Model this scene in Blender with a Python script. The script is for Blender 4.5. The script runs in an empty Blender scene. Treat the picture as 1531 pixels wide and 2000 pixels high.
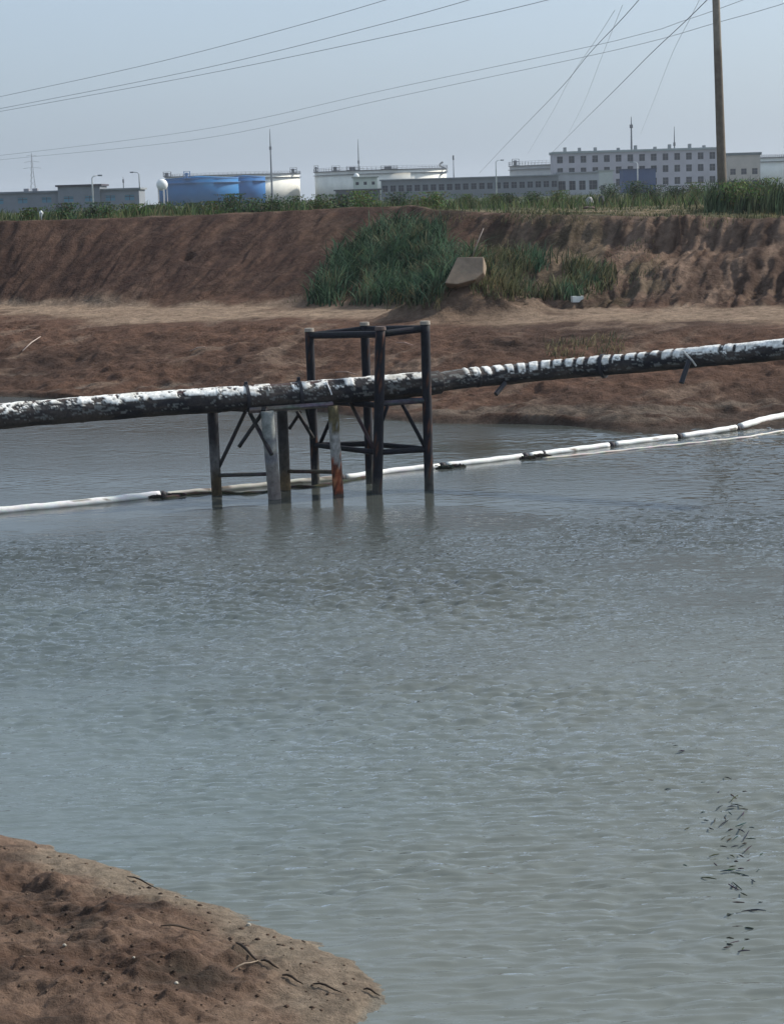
import bpy, bmesh, math, random
import numpy as np
from mathutils import Vector, Matrix
random.seed(7); RNG = np.random.default_rng(11)
S = bpy.context.scene
COL = S.collection

# ------------------------------------------------------------------ camera
CAMZ = 5.1; F = 4000.0; PITCH = math.atan(614.7/F); ROLL = math.radians(1.7)
Fw = Vector((0, math.cos(PITCH), -math.sin(PITCH)))
R0 = Vector((1, 0, 0)); U0 = Vector((0, math.sin(PITCH), math.cos(PITCH)))
Rc = R0*math.cos(ROLL) - U0*math.sin(ROLL)
Uc = R0*math.sin(ROLL) + U0*math.cos(ROLL)
cd = bpy.data.cameras.new('camera'); cam = bpy.data.objects.new('camera', cd); COL.objects.link(cam)
cd.sensor_fit = 'VERTICAL'; cd.sensor_height = 24; cd.lens = 48; cd.clip_start = .5; cd.clip_end = 9000
m = Matrix((Rc, Uc, -Fw)).transposed().to_4x4(); m.translation = Vector((0, 0, CAMZ)); cam.matrix_world = m
S.camera = cam

# ------------------------------------------------------------------ light
AZ = math.radians(67); EL = math.radians(36)
SUND = Vector((math.sin(AZ)*math.cos(EL), math.cos(AZ)*math.cos(EL), math.sin(EL)))
w = bpy.data.worlds.new('World'); S.world = w; w.use_nodes = True
nt = w.node_tree; bg = nt.nodes['Background']
sky = nt.nodes.new('ShaderNodeTexSky'); sky.sky_type = 'NISHITA'; sky.sun_disc = False
sky.sun_elevation = EL; sky.sun_rotation = AZ; sky.air_density = 1.0; sky.dust_density = 3.2; sky.ozone_density = 2.0; sky.altitude = 0
hs = nt.nodes.new('ShaderNodeHueSaturation'); hs.inputs['Saturation'].default_value = .62
nt.links.new(sky.outputs[0], hs.inputs['Color']); tn = nt.nodes.new('ShaderNodeMix'); tn.data_type = 'RGBA'; tn.blend_type = 'MULTIPLY'; tn.inputs[0].default_value = 1; tn.inputs[7].default_value = (.90, 1.03, 1.17, 1)
nt.links.new(hs.outputs[0], tn.inputs[6]); ov = nt.nodes.new('ShaderNodeMix'); ov.data_type = 'RGBA'; ov.inputs[0].default_value = .6; ov.inputs[7].default_value = (2.2, 2.72, 3.35, 1)
nt.links.new(tn.outputs[2], ov.inputs[6]); nt.links.new(ov.outputs[2], bg.inputs[0])
bg.inputs[1].default_value = .15
sl = bpy.data.lights.new('sun', 'SUN'); sl.energy = 3.8; sl.angle = math.radians(2.5); sl.color = (1, .93, .83)
so = bpy.data.objects.new('sun', sl); COL.objects.link(so); so.rotation_euler = SUND.to_track_quat('Z', 'Y').to_euler()
S.view_settings.view_transform = 'Standard'; S.view_settings.look = 'None'; S.view_settings.gamma = 1
S.view_settings.exposure = 0.38

# ------------------------------------------------------------------ helpers
def ray(px, py): return Fw*F + Rc*(px-765.5) + Uc*(1000-py)
def at(px, py, Y):
    d = ray(px, py); return Vector((0, 0, CAMZ)) + d*(Y/d.y)
def atz(px, py, z=0):
    d = ray(px, py); return Vector((0, 0, CAMZ)) + d*((z-CAMZ)/d.z)

def h2(ix, iy, s):
    n = (ix*374761393 + iy*668265263 + s*1442695041) & 0xffffffff
    n = ((n ^ (n >> 13))*1274126177) & 0xffffffff
    return ((n ^ (n >> 16)) & 0xffff)/65535.0
def vn(x, y, s=0):
    x = np.asarray(x, float); y = np.asarray(y, float)
    xi = np.floor(x).astype(np.int64); yi = np.floor(y).astype(np.int64); fx = x-xi; fy = y-yi
    fx = fx*fx*fx*(fx*(fx*6-15)+10); fy = fy*fy*fy*(fy*(fy*6-15)+10)
    a = h2(xi, yi, s); b = h2(xi+1, yi, s); c = h2(xi, yi+1, s); d = h2(xi+1, yi+1, s)
    return (a*(1-fx)+b*fx)*(1-fy) + (c*(1-fx)+d*fx)*fy - .5
def fbm(x, y, o=4, s=0, g=.5):
    r = 0; a = 1
    for k in range(o):
        r = r + a*vn(x*2**k+17.3*k, y*2**k-9.1*k, s+k*13); a *= g
    return r
def sm(a, b, x):
    t = np.clip((x-a)/(b-a), 0, 1); return t*t*(3-2*t)

def tag(o, label=None, cat=None, group=None, kind=None):
    if label: o['label'] = label
    if cat: o['category'] = cat
    if group: o['group'] = group
    if kind: o['kind'] = kind
    return o
def link(o, parent=None):
    COL.objects.link(o)
    if parent is not None:
        o.parent = parent; o.matrix_parent_inverse = Matrix.Translation(-parent.location)
    return o
def empty(name, loc, label, cat, group=None):
    o = bpy.data.objects.new(name, None); o.location = loc; o.empty_display_size = .3
    COL.objects.link(o); return tag(o, label, cat, group)
def mesh_np(name, V, Fc, mat, cols=None, smooth=True, parent=None):
    me = bpy.data.meshes.new(name)
    V = np.asarray(V, dtype=np.float32); Fc = np.asarray(Fc, dtype=np.int32)
    n, k = Fc.shape
    me.vertices.add(len(V)); me.vertices.foreach_set('co', V.ravel())
    me.loops.add(n*k); me.loops.foreach_set('vertex_index', Fc.ravel())
    me.polygons.add(n); me.polygons.foreach_set('loop_start', np.arange(0, n*k, k, dtype=np.int32))
    me.update(calc_edges=True)
    if smooth: me.polygons.foreach_set('use_smooth', np.ones(n, bool))
    if cols is not None:
        ca = me.color_attributes.new('Col', 'FLOAT_COLOR', 'POINT')
        c4 = np.ones((len(V), 4), np.float32); c4[:, :3] = cols; ca.data.foreach_set('color', c4.ravel())
    me.materials.append(mat); me.update()
    return link(bpy.data.objects.new(name, me), parent)

class MB:
    def __init__(s): s.v = []; s.f = []; s.c = []
    def add(s, vs, fs, col=(.5, .5, .5)):
        b = len(s.v); s.v += [tuple(v) for v in vs]; s.f += [tuple(i+b for i in f) for f in fs]
        s.c += (col if isinstance(col, list) else [tuple(col)]*len(vs)); return s
    def box(s, lo, hi, col=(.5, .5, .5), rz=0, piv=None):
        x0, y0, z0 = lo; x1, y1, z1 = hi
        vs = [Vector(p) for p in ((x0,y0,z0),(x1,y0,z0),(x1,y1,z0),(x0,y1,z0),(x0,y0,z1),(x1,y0,z1),(x1,y1,z1),(x0,y1,z1))]
        if rz:
            piv = Vector(piv or (0, 0, 0)); R = Matrix.Rotation(rz, 3, 'Z'); vs = [piv + R@(v-piv) for v in vs]
        return s.add(vs, [(0,3,2,1),(4,5,6,7),(0,1,5,4),(1,2,6,5),(2,3,7,6),(3,0,4,7)], col)
    def tube(s, pts, r, n=10, col=(.5, .5, .5), cap=True, colf=None, jit=0):
        pts = [Vector(p) for p in pts]; L = len(pts)
        rs = r if isinstance(r, (list, tuple)) else [r]*L
        vs = []; cs = []; up = None
        for i, p in enumerate(pts):
            t = (pts[min(i+1, L-1)]-pts[max(i-1, 0)]).normalized()
            if up is None:
                up = Vector((0, 0, 1)) if abs(t.z) < .9 else Vector((0, 1, 0))
            a = t.cross(up).normalized(); b = a.cross(t).normalized(); up = b
            for k in range(n):
                an = 2*math.pi*k/n; rr = rs[i]*(1+random.uniform(-jit, jit))
                v = p + a*math.cos(an)*rr + b*math.sin(an)*rr
                vs.append(v); cs.append(tuple(colf(v, k)) if colf else tuple(col))
        fs = [(i*n+k, i*n+(k+1) % n, (i+1)*n+(k+1) % n, (i+1)*n+k) for i in range(L-1) for k in range(n)]
        if cap: fs += [tuple(range(n))[::-1], tuple((L-1)*n+k for k in range(n))]
        return s.add(vs, [f[::-1] for f in fs], cs)
    def cyl(s, c, r0, r1, z0, z1, n=48, col=(.5, .5, .5), cap=True):
        return s.tube([(c[0], c[1], z0), (c[0], c[1], z1)], [r0, r1], n, col, cap)
    def ring(s, c, ri, ro, z0, z1, n=72, col=(.5, .5, .5)):
        vs = []
        for k in range(n):
            a = 2*math.pi*k/n; x, y = math.cos(a), math.sin(a)
            vs += [(c[0]+x*ri, c[1]+y*ri, z0), (c[0]+x*ro, c[1]+y*ro, z0), (c[0]+x*ro, c[1]+y*ro, z1), (c[0]+x*ri, c[1]+y*ri, z1)]
        fs = []
        for k in range(n):
            a, b = 4*k, 4*((k+1) % n)
            fs += [(a+j, a+(j+1) % 4, b+(j+1) % 4, b+j)[::-1] for j in range(4)]
        return s.add(vs, fs, col)
    def build(s, name, mat, parent=None, smooth=False):
        me = bpy.data.meshes.new(name); me.from_pydata(s.v, [], s.f)
        ca = me.color_attributes.new('Col', 'FLOAT_COLOR', 'POINT')
        c4 = np.ones((len(s.v), 4), np.float32); c4[:, :3] = np.array(s.c); ca.data.foreach_set('color', c4.ravel())
        if smooth:
            me.polygons.foreach_set('use_smooth', np.array([len(p.vertices) < 6 for p in me.polygons]))
        me.materials.append(mat); me.update()
        return link(bpy.data.objects.new(name, me), parent)

def mat_col(name, rough=.8, vary=.25, vscale=8, bump=.0, bscale=20, bdist=.02, spec=.3, detail=6, metal=0, trans=0, contrast=0):
    m = bpy.data.materials.new(name); m.use_nodes = True; t = m.node_tree; N = t.nodes; L = t.links
    b = N['Principled BSDF']; b.inputs['Roughness'].default_value = rough
    b.inputs['Specular IOR Level'].default_value = spec; b.inputs['Metallic'].default_value = metal
    a = N.new('ShaderNodeAttribute'); a.attribute_name = 'Col'
    tc = N.new('ShaderNodeNewGeometry')
    n1 = N.new('ShaderNodeTexNoise'); n1.inputs['Scale'].default_value = vscale; n1.inputs['Detail'].default_value = detail; n1.inputs['Roughness'].default_value = .65
    L.new(tc.outputs['Position'], n1.inputs['Vector'])
    mr = N.new('ShaderNodeMapRange'); mr.inputs[1].default_value = .3; mr.inputs[2].default_value = .7
    mr.inputs[3].default_value = 1-vary; mr.inputs[4].default_value = 1+vary
    L.new(n1.outputs['Fac'], mr.inputs[0])
    mx = N.new('ShaderNodeMix'); mx.data_type = 'RGBA'; mx.blend_type = 'MULTIPLY'; mx.inputs[0].default_value = 1
    L.new(a.outputs['Color'], mx.inputs[6]); L.new(mr.outputs[0], mx.inputs[7]); L.new(mx.outputs[2], b.inputs['Base Color'])
    if bump:
        n2 = N.new('ShaderNodeTexNoise'); n2.inputs['Scale'].default_value = bscale; n2.inputs['Detail'].default_value = 8; n2.inputs['Roughness'].default_value = .7
        L.new(tc.outputs['Position'], n2.inputs['Vector'])
        bp = N.new('ShaderNodeBump'); bp.inputs['Strength'].default_value = bump; bp.inputs['Distance'].default_value = bdist
        L.new(n2.outputs['Fac'], bp.inputs['Height']); L.new(bp.outputs[0], b.inputs['Normal'])
    if trans:
        tr = N.new('ShaderNodeBsdfTranslucent'); L.new(mx.outputs[2], tr.inputs[0])
        ms = N.new('ShaderNodeMixShader'); ms.inputs[0].default_value = trans
        L.new(b.outputs[0], ms.inputs[1]); L.new(tr.outputs[0], ms.inputs[2]); L.new(ms.outputs[0], N['Material Output'].inputs[0])
    return m
M_SOIL = mat_col('soil', .95, .45, 3.5, 1.0, 11, .12, .10, 12)
M_NEAR = mat_col('near_soil', .9, .42, 11, 1.0, 45, .03, .15, 12)
M_PAINT = mat_col('weathered_paint', .55, .3, 14, .3, 60, .004, .4)
M_PIPE = mat_col('pipe_lagging', .8, .35, 18, .6, 45, .012, .25)
M_STEEL = mat_col('old_steel', .75, .4, 12, .4, 50, .006, .3)
M_FLOAT = mat_col('float_plastic', .5, .12, 6, .3, 25, .01, .4)
M_WALL = mat_col('building_wall', .9, .12, .35, spec=.2)
M_TANK = mat_col('tank_paint', .65, .10, .25, spec=.12)
M_CONC = mat_col('concrete', .9, .2, 5, .5, 30, .01, .2)
M_LEAF = mat_col('leaf', .7, .25, 1.5, spec=.15, trans=.3)
M_WIRE = mat_col('wire', .6, .1, 3)
M_WOOD = mat_col('dry_stem', .9, .3, 30, spec=.1)
def mat_glass():
    m = bpy.data.materials.new('window_glass'); m.use_nodes = True; b = m.node_tree.nodes['Principled BSDF']
    b.inputs['Base Color'].default_value = (.025, .03, .045, 1); b.inputs['Roughness'].default_value = .25; b.inputs['Specular IOR Level'].default_value = .3
    return m
M_GLASS = mat_glass()

# ------------------------------------------------------------------ water
def water_mat():
    m = bpy.data.materials.new('murky_water'); m.use_nodes = True; t = m.node_tree; N = t.nodes; L = t.links
    b = N['Principled BSDF']; b.inputs['IOR'].default_value = 1.33; b.inputs['Roughness'].default_value = .06
    g = N.new('ShaderNodeNewGeometry')
    def mapped(sx, sy, rot=0):
        q = N.new('ShaderNodeMapping'); q.inputs['Scale'].default_value = (sx, sy, 1); q.inputs['Rotation'].default_value = (0, 0, math.radians(rot))
        L.new(g.outputs['Position'], q.inputs[0]); return q
    def noise(mp, sc, det=3, ro=.5, dist=0):
        n = N.new('ShaderNodeTexNoise'); n.inputs['Scale'].default_value = sc; n.inputs['Detail'].default_value = det
        n.inputs['Roughness'].default_value = ro; n.inputs['Distortion'].default_value = dist; L.new(mp.outputs[0], n.inputs['Vector']); return n
    def math_(op, a, c):
        q = N.new('ShaderNodeMath'); q.operation = op
        for i, v in enumerate((a, c)):
            if isinstance(v, (int, float)): q.inputs[i].default_value = v
            else: L.new(v, q.inputs[i])
        return q.outputs[0]
    ripple = noise(mapped(1, 1.7, 8), 4.2, 4, .6, .6)
    chop = noise(mapped(1, 1.3, -14), 1.1, 3, .5, .4)
    fine = noise(mapped(1, 2.4, 4), 13, 3, .6, .3)
    patch = noise(mapped(.6, 1.6, 10), .14, 3, .5)
    pr = N.new('ShaderNodeMapRange'); pr.inputs[1].default_value = .38; pr.inputs[2].default_value = .62; pr.inputs[3].default_value = .45; pr.inputs[4].default_value = 1.25
    L.new(patch.outputs[0], pr.inputs[0])
    sep = N.new('ShaderNodeSeparateXYZ'); L.new(g.outputs['Position'], sep.inputs[0])
    wn = noise(mapped(.5, .5), .35, 3, .5)
    yy = math_('ADD', sep.outputs[1], math_('MULTIPLY', math_('SUBTRACT', wn.outputs[0], .5), 14))
    wr = N.new('ShaderNodeValToRGB'); we = wr.color_ramp.elements; L.new(math_('DIVIDE', yy, 60), wr.inputs[0])
    we[0].position = .20; we[0].color = (.42,)*3+(1,); we[1].position = .95; we[1].color = (.35,)*3+(1,)
    for p_, v_ in ((.30, .65), (.42, 1.0), (.525, .95), (.555, .10), (.72, .14)):
        q = we.new(p_); q.color = (v_, v_, v_, 1)
    hsum = math_('ADD', math_('MULTIPLY', ripple.outputs[0], .035), math_('ADD', math_('MULTIPLY', chop.outputs[0], .0), math_('MULTIPLY', fine.outputs[0], .012)))
    bp = N.new('ShaderNodeBump'); bp.inputs['Distance'].default_value = 1.0
    L.new(math_('MULTIPLY', math_('MULTIPLY', hsum, wr.outputs[0]), pr.outputs[0]), bp.inputs['Height']); bp.inputs['Strength'].default_value = .85
    L.new(bp.outputs[0], b.inputs['Normal'])
    # silt: green-grey with teal and greyer drifts
    silt = noise(mapped(.5, 1, 20), .16, 3, .5)
    cr = N.new('ShaderNodeValToRGB'); e = cr.color_ramp.elements
    e[0].position = .25; e[0].color = (.142, .158, .146, 1); e[1].position = .8; e[1].color = (.130, .160, .160, 1)
    sx_ = math_('SUBTRACT', math_('MULTIPLY', sep.outputs[0], -.11), math_('MULTIPLY', math_('ABSOLUTE', math_('SUBTRACT', sep.outputs[1], 18.5), 0), .05))
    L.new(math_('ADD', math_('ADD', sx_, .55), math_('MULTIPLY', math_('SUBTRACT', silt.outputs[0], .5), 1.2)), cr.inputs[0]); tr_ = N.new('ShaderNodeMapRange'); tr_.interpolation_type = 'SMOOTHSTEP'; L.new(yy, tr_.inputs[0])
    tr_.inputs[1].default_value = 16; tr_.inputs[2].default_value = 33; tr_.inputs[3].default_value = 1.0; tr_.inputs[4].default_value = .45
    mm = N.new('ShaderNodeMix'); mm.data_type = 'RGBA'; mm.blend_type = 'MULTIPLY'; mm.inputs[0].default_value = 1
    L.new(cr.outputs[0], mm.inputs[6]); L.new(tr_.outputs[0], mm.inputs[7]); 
    body = N.new('ShaderNodeBsdfDiffuse'); L.new(mm.outputs[2], body.inputs['Color'])
    upv = N.new('ShaderNodeCombineXYZ'); upv.inputs[2].default_value = 1
    nm = N.new('ShaderNodeVectorMath'); nm.operation = 'ADD'; vs_ = N.new('ShaderNodeVectorMath'); vs_.operation = 'SCALE'; vs_.inputs['Scale'].default_value = 1.0
    L.new(g.outputs['Normal'], vs_.inputs[0]); L.new(vs_.outputs[0], nm.inputs[0]); L.new(upv.outputs[0], nm.inputs[1]); L.new(nm.outputs[0], body.inputs['Normal'])
    gl = N.new('ShaderNodeBsdfGlossy'); gl.inputs['Roughness'].default_value = .05; L.new(bp.outputs[0], gl.inputs['Normal'])
    fr_ = N.new('ShaderNodeFresnel'); fr_.inputs['IOR'].default_value = 1.34; L.new(bp.outputs[0], fr_.inputs['Normal'])
    mxs = N.new('ShaderNodeMixShader'); L.new(fr_.outputs[0], mxs.inputs[0]); L.new(body.outputs[0], mxs.inputs[1]); L.new(gl.outputs[0], mxs.inputs[2])
    L.new(mxs.outputs[0], N['Material Output'].inputs[0])
    return m
wm = water_mat()
def gax(segs):
    out = []
    for a_, b_, s_ in segs: out += list(np.arange(a_, b_, s_))
    out.append(segs[-1][1]); return np.array(out)
wx = gax([(-400, -60, 60), (-60, -12, 4), (-12, -8.5, .3), (-8.5, 9.5, .03), (9.5, 12, .3), (12, 60, 4), (60, 400, 60)])
wy = gax([(-60, 8, 4), (8, 11, .2), (11, 18, .02), (18, 26, .03), (26, 40, .036), (40, 58, .07), (58, 80, 2)])
XX, YY = np.meshgrid(wx, wy)
yw = YY + 6*fbm(XX*.16, YY*.2, 4, 301)
amp = np.interp(yw, [0, 12, 17, 22, 26, 29, 34, 45, 60], [.8, .8, .95, 1.45, 1.9, 1.5, .09, .18, .18])
amp = amp + sm(2, 6, XX)*sm(29, 33, yw)*.45
amp = amp*np.clip(1+1.9*fbm(XX*.22, YY*.4, 4, 302), .2, 2.1)*sm(200, 30, np.abs(XX)*5)
lng = np.interp(YY, [12, 19], [.55, 1.0])                     # longer, softer waves in the lee of the near bank
crest = 1-2*np.abs(fbm(XX*3.0*lng+.3*YY, YY*8.5*lng-.5*XX, 3, 303, .55)); crest = np.sign(crest)*np.abs(crest)**1.7
ZZ = amp*(-.0125*crest + .014*fbm(XX*4.5*lng+YY*.4, YY*11*lng, 2, 304, .55) + .012*fbm(XX*1.4, YY*2.0, 2, 305))/lng**.7
ZZ -= ZZ[(np.abs(XX) < 9) & (YY > 11) & (YY < 40)].mean()*1.0
ZZ = np.where((np.abs(XX) > 12) | (YY < 8) | (YY > 58), 0, ZZ)
nx, ny = len(wx), len(wy); I = (np.arange(ny-1)[:, None]*nx + np.arange(nx-1)[None, :]).ravel()
tag(mesh_np('water', np.stack([XX, YY, ZZ], -1).reshape(-1, 3), np.stack([I, I+1, I+1+nx, I+nx], 1), wm), kind='structure')

# ------------------------------------------------------------------ far bank (one sheet to the horizon)
def line(pts, mode):
    P = [(atz(a, b, c) if mode == 'z' else at(a, b, c)) for a, b, c in pts]
    P.sort(key=lambda p: p.x)
    return np.array([p.x for p in P]), np.array([p.y for p in P]), np.array([p.z for p in P])
LN = [line(p, md) for p, md in (
 ([(-200,772,0),(33,776,0),(110,778,0),(250,795,0),(450,800,0),(600,802,0),(700,815,0),(850,827,0),(1000,829,0),(1100,832,0),(1200,843,0),(1330,849,0),(1400,844,0),(1498,837,0),(1750,832,0)], 'z'),
 ([(-200,764,.12),(33,766,.12),(250,778,.15),(450,780,.2),(600,785,.2),(850,803,.22),(1000,806,.25),(1200,815,.22),(1330,815,.16),(1498,806,.14),(1750,800,.14)], 'z'),
 ([(-200,625,1.42),(33,622,1.45),(200,640,1.3),(400,632,1.4),(600,628,1.45),(850,640,1.45),(1000,642,1.45),(1200,635,1.5),(1498,640,1.5),(1750,645,1.5)], 'z'),
 ([(-200,598,1.6),(33,598,1.6),(400,600,1.6),(700,600,1.6),(850,604,1.6),(1000,612,1.6),(1200,606,1.65),(1498,603,1.7),(1750,603,1.7)], 'z'),
 ([(-200,437,80),(33,432,80),(300,423,80),(500,415,79),(700,405,78),(800,402,77),(850,410,75),(1000,417,72),(1100,420,70),(1300,424,68),(1498,427,66),(1750,432,65)], 'Y'))]
def lines_at(X):
    return [(np.interp(X, a, b), np.interp(X, a, c)) for a, b, c in LN]
MND = atz(925, 612, 1.6)
BUMP = at(934, 560, MND.y+.1)
def H(X, Y, detail=True):
    X = np.asarray(X, float); Y = np.asarray(Y, float)
    L_ = lines_at(X); (Y0, z0), (Y1, z1), (Y2, z2), (Y3, z3), (Y4, z4) = L_
    wob = .5*fbm(X*.5, Y*.05, 3, 5)
    Y0 = Y0+wob*.6; Y1 = Y1+wob; Y2 = Y2+wob*1.4; Y4 = Y4 + .5*fbm(X*.8, Y*0, 3, 9)
    def seg(a, b): return np.clip((Y-a)/np.maximum(b-a, .05), 0, 1)
    z = -1.2 + 1.2*seg(Y0-5, Y0) + (z1-0)*seg(Y0, Y1)
    z = z + (z2-z1)*(.35*seg(Y1, Y2) + .65*sm(0, 1, seg(Y1, Y2)))
    z = z + (z3-z2)*seg(Y2, Y3)
    right = sm(1.5, 4.5, X)
    s4 = seg(Y3, Y4)
    prof = s4*(1-right) + right*(.55*sm(0, .75, s4)+.45*sm(.72, .97, s4))
    z = z + (z4-z3)*prof
    zp = 4.35 + .12*fbm(X*.08, Y*.05, 2, 40)
    z = z + (zp-z4)*sm(0, 1, np.clip((Y-Y4)/7, 0, 1))
    # earth mound under the concrete block
    dx = (X-MND.x)/1.25; dy = (Y-MND.y-.4)/1.7
    z = z + .95*np.exp(-(dx*dx+dy*dy)*1.1)*(1+.8*fbm(X*1.5, Y*1.5, 4, 71, .6))
    dx = (X-MND.x-.9)/1.0; dy = (Y-MND.y+.8)/1.0; z = z + .55*np.exp(-(dx*dx+dy*dy))*(1+.8*fbm(X*2, Y*2, 4, 72, .6))
    b3 = BUMP; z = z + .48*np.exp(-(((X-b3.x)/.42)**2+((Y-b3.y)/.55)**2))*(1+.6*fbm(X*3, Y*3, 3, 74))
    dx = (X-MND.x+1.2)/1.3; dy = (Y-MND.y+.6)/1.2
    z = z + .55*np.exp(-(dx*dx+dy*dy))*(1+.8*fbm(X*2, Y*2, 4, 73, .6))
    if detail:
        low = sm(0, 1, seg(Y0, Y1))*(1-sm(0, 1, seg(Y2-1.5, Y2+.5)))
        bench = sm(0, 1, seg(Y2-1, Y2))*(1-s4)
        slope = sm(.02, .12, s4)*(1-sm(.9, 1.0, s4))
        u = X-.34*Y+.9*fbm(X*.35, Y*.3, 3, 131); 
        ridg = 1-2*np.abs(fbm(X*.9+.25*Y, Y*.55, 4, 21))
        z = z + low*sm(.05, .7, Y-Y0)*(.20*fbm(X*.40+.15*Y, Y*.42, 5, 3, .5) + .08*(ridg-.75) + .08*fbm(X*1.9+Y, Y*2.6, 4, 8, .6) + .05*fbm(X*6, Y*5, 2, 88))
        z = z + .018*sm(0, 1, seg(Y0-1, Y0))*fbm(X*2, Y*2, 3, 31)
        z = z + bench*(.07*fbm(X*.5, Y*.9, 4, 4) + .03*fbm(X*3, Y*3, 3, 14))
        rill = np.abs(fbm(u*2.1, Y*.22, 4, 33, .6))
        z = z + slope*((.13+.20*right*np.clip(.55+1.6*fbm(X*.3, Y*.4, 3, 132), .1, 1.3))*(rill-.2) + (.10+.20*right)*fbm(X*.55, Y*.7, 5, 6, .55) + (.04+.05*right)*fbm(X*4-1.4*Y, Y*1.0, 4, 61, .6))
        # hollow in the left slope
        z = z - .5*np.exp(-(((X-HOL.x)/.16)**2+((Y-HOL.y)/.25)**2))
        pl = sm(Y4-.3, Y4+.6, Y)
        z = z + pl*.08*fbm(X*.9, Y*.6, 4, 66)
    return z
HOL = Vector((-100, 0, 0))
def hit(px, py, y0=40, y1=110, detail=True, add=0):
    d = ray(px, py); ts = np.linspace(y0, y1, 1600)
    X = d.x/d.y*ts; Z = CAMZ + d.z/d.y*ts; hh = H(X, ts, detail)+add
    k = np.argmax(Z <= hh)
    if Z[k] > hh[k]: k = len(ts)-1
    return Vector((X[k], ts[k], hh[k]-add))
HOL = hit(366, 500)
def axis(segs):
    out = []
    for a, b, st in segs: out += list(np.arange(a, b, st))
    out.append(segs[-1][1]); return np.array(out)
GRID = None
gx = axis([(-3000, -600, 400), (-600, -100, 60), (-100, -40, 6), (-40, -19.5, .5), (-19.5, 19.5, .075), (19.5, 40, .5), (40, 100, 6), (100, 600, 60), (600, 3000, 400)])
gy = axis([(34, 40, .5), (40, 57, .085), (57, 82, .095), (82, 110, .4), (110, 200, 6), (200, 800, 60), (800, 4800, 400)])
XX, YY = np.meshgrid(gx, gy); ZZ = H(XX, YY); GXA, GYA, GZA = gx, gy, ZZ
def HQ(X, Y):
    X = np.asarray(X, float); Y = np.asarray(Y, float)
    i = np.clip(np.searchsorted(GXA, X)-1, 0, len(GXA)-2); j = np.clip(np.searchsorted(GYA, Y)-1, 0, len(GYA)-2)
    a = (X-GXA[i])/(GXA[i+1]-GXA[i]); b = (Y-GYA[j])/(GYA[j+1]-GYA[j])
    return (GZA[j, i]*(1-a)+GZA[j, i+1]*a)*(1-b) + (GZA[j+1, i]*(1-a)+GZA[j+1, i+1]*a)*b
Ls = lines_at(XX); s4 = np.clip((YY-Ls[3][0])/(Ls[4][0]-Ls[3][0]), 0, 1)
def c3(*c): return np.array(c)[None, None, :]
def mixc(a, b, t): return a*(1-t[..., None]) + b*t[..., None]
dark = c3(.064, .040, .030); red = c3(.112, .064, .044); tan_ = c3(.30, .222, .158); wet = c3(.062, .049, .040); pale = c3(.19, .135, .10); olive = c3(.09, .09, .048)
C = mixc(dark, red, np.clip(.5+1.3*fbm(XX*.25, YY*.2, 5, 50), 0, 1))
C = mixc(C, pale, sm(.12, .5, fbm(XX*1.1-.5*YY, YY*.7, 4, 51))*.7)
t_b = sm(.3, 2.4, (YY-Ls[2][0]) + 1.2*fbm(XX*.6, YY*.5, 4, 52))*(1-sm(.0, .10, s4+.10*fbm(XX*.8, YY*.8, 3, 53)))
C = mixc(C, tan_, t_b*(.8+.2*fbm(XX, YY*2, 3, 58)))
up = sm(.02, .2, s4)*(1-sm(.97, 1, s4)); rgt = sm(2, 4.5, XX)
C = mixc(C, mixc(c3(.042, .024, .019), c3(.086, .051, .037), np.clip(.5+1.6*fbm((XX-.3*YY)*1.5, YY*.3, 5, 56, .6), 0, 1)), up*(1-rgt)*.9)
C = mixc(C, mixc(c3(.072, .046, .034), c3(.185, .128, .094), np.clip(.45+1.8*fbm((XX-.34*YY)*2.3, YY*.3, 5, 57, .6), 0, 1)), up*rgt*.9)
mnd = np.exp(-(((XX-MND.x+.1)/2.0)**2+((YY-MND.y+.3)/2.2)**2)*1.1); C = mixc(C, mixc(c3(.060, .040, .030), c3(.14, .095, .068), np.clip(.5+1.6*fbm(XX*1.5, YY*1.5, 5, 157), 0, 1)), np.clip(mnd*1.5, 0, .92))
grassy = sm(.0, .25, fbm(XX*.5, YY*.5, 4, 59)+.0)
C = mixc(C, olive, sm(.96, 1.0, s4)*(.55+.4*grassy)*(sm(-.2, 1.5, YY-Ls[4][0])))
C = mixc(C, mixc(c3(.085, .09, .045), c3(.20, .155, .10), np.clip(.4+1.8*fbm(XX*.35, YY*.12, 4, 159), 0, 1)), sm(1, 5, YY-Ls[4][0])*sm(.3, 3, XX))
C = mixc(C, c3(.05, .062, .032), sm(0, 6, YY-Ls[4][0]-3-27*sm(.3, 2.5, XX*78/YY)))
C = mixc(C, olive*.8, grassy*.35*sm(0, .2, s4)*sm(-5, 8, XX)*(1-sm(8, 9, XX)))
C = mixc(C, wet, (1-sm(.03, .16, ZZ+.05*fbm(XX, YY, 3, 60)))*.8)
C = mixc(C, c3(.15, .12, .095), sm(.10, .2, ZZ)*(1-sm(.25, .4, ZZ))*sm(-.05, .3, fbm(XX*.5, YY*1.6, 3, 62))*.8)
nx, ny = len(gx), len(gy)
I = (np.arange(ny-1)[:, None]*nx + np.arange(nx-1)[None, :]).ravel()
Fq = np.stack([I, I+1, I+1+nx, I+nx], 1)
tag(mesh_np('ground', np.stack([XX, YY, ZZ], -1).reshape(-1, 3), Fq, M_SOIL, C.reshape(-1, 3)), kind='structure')

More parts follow.
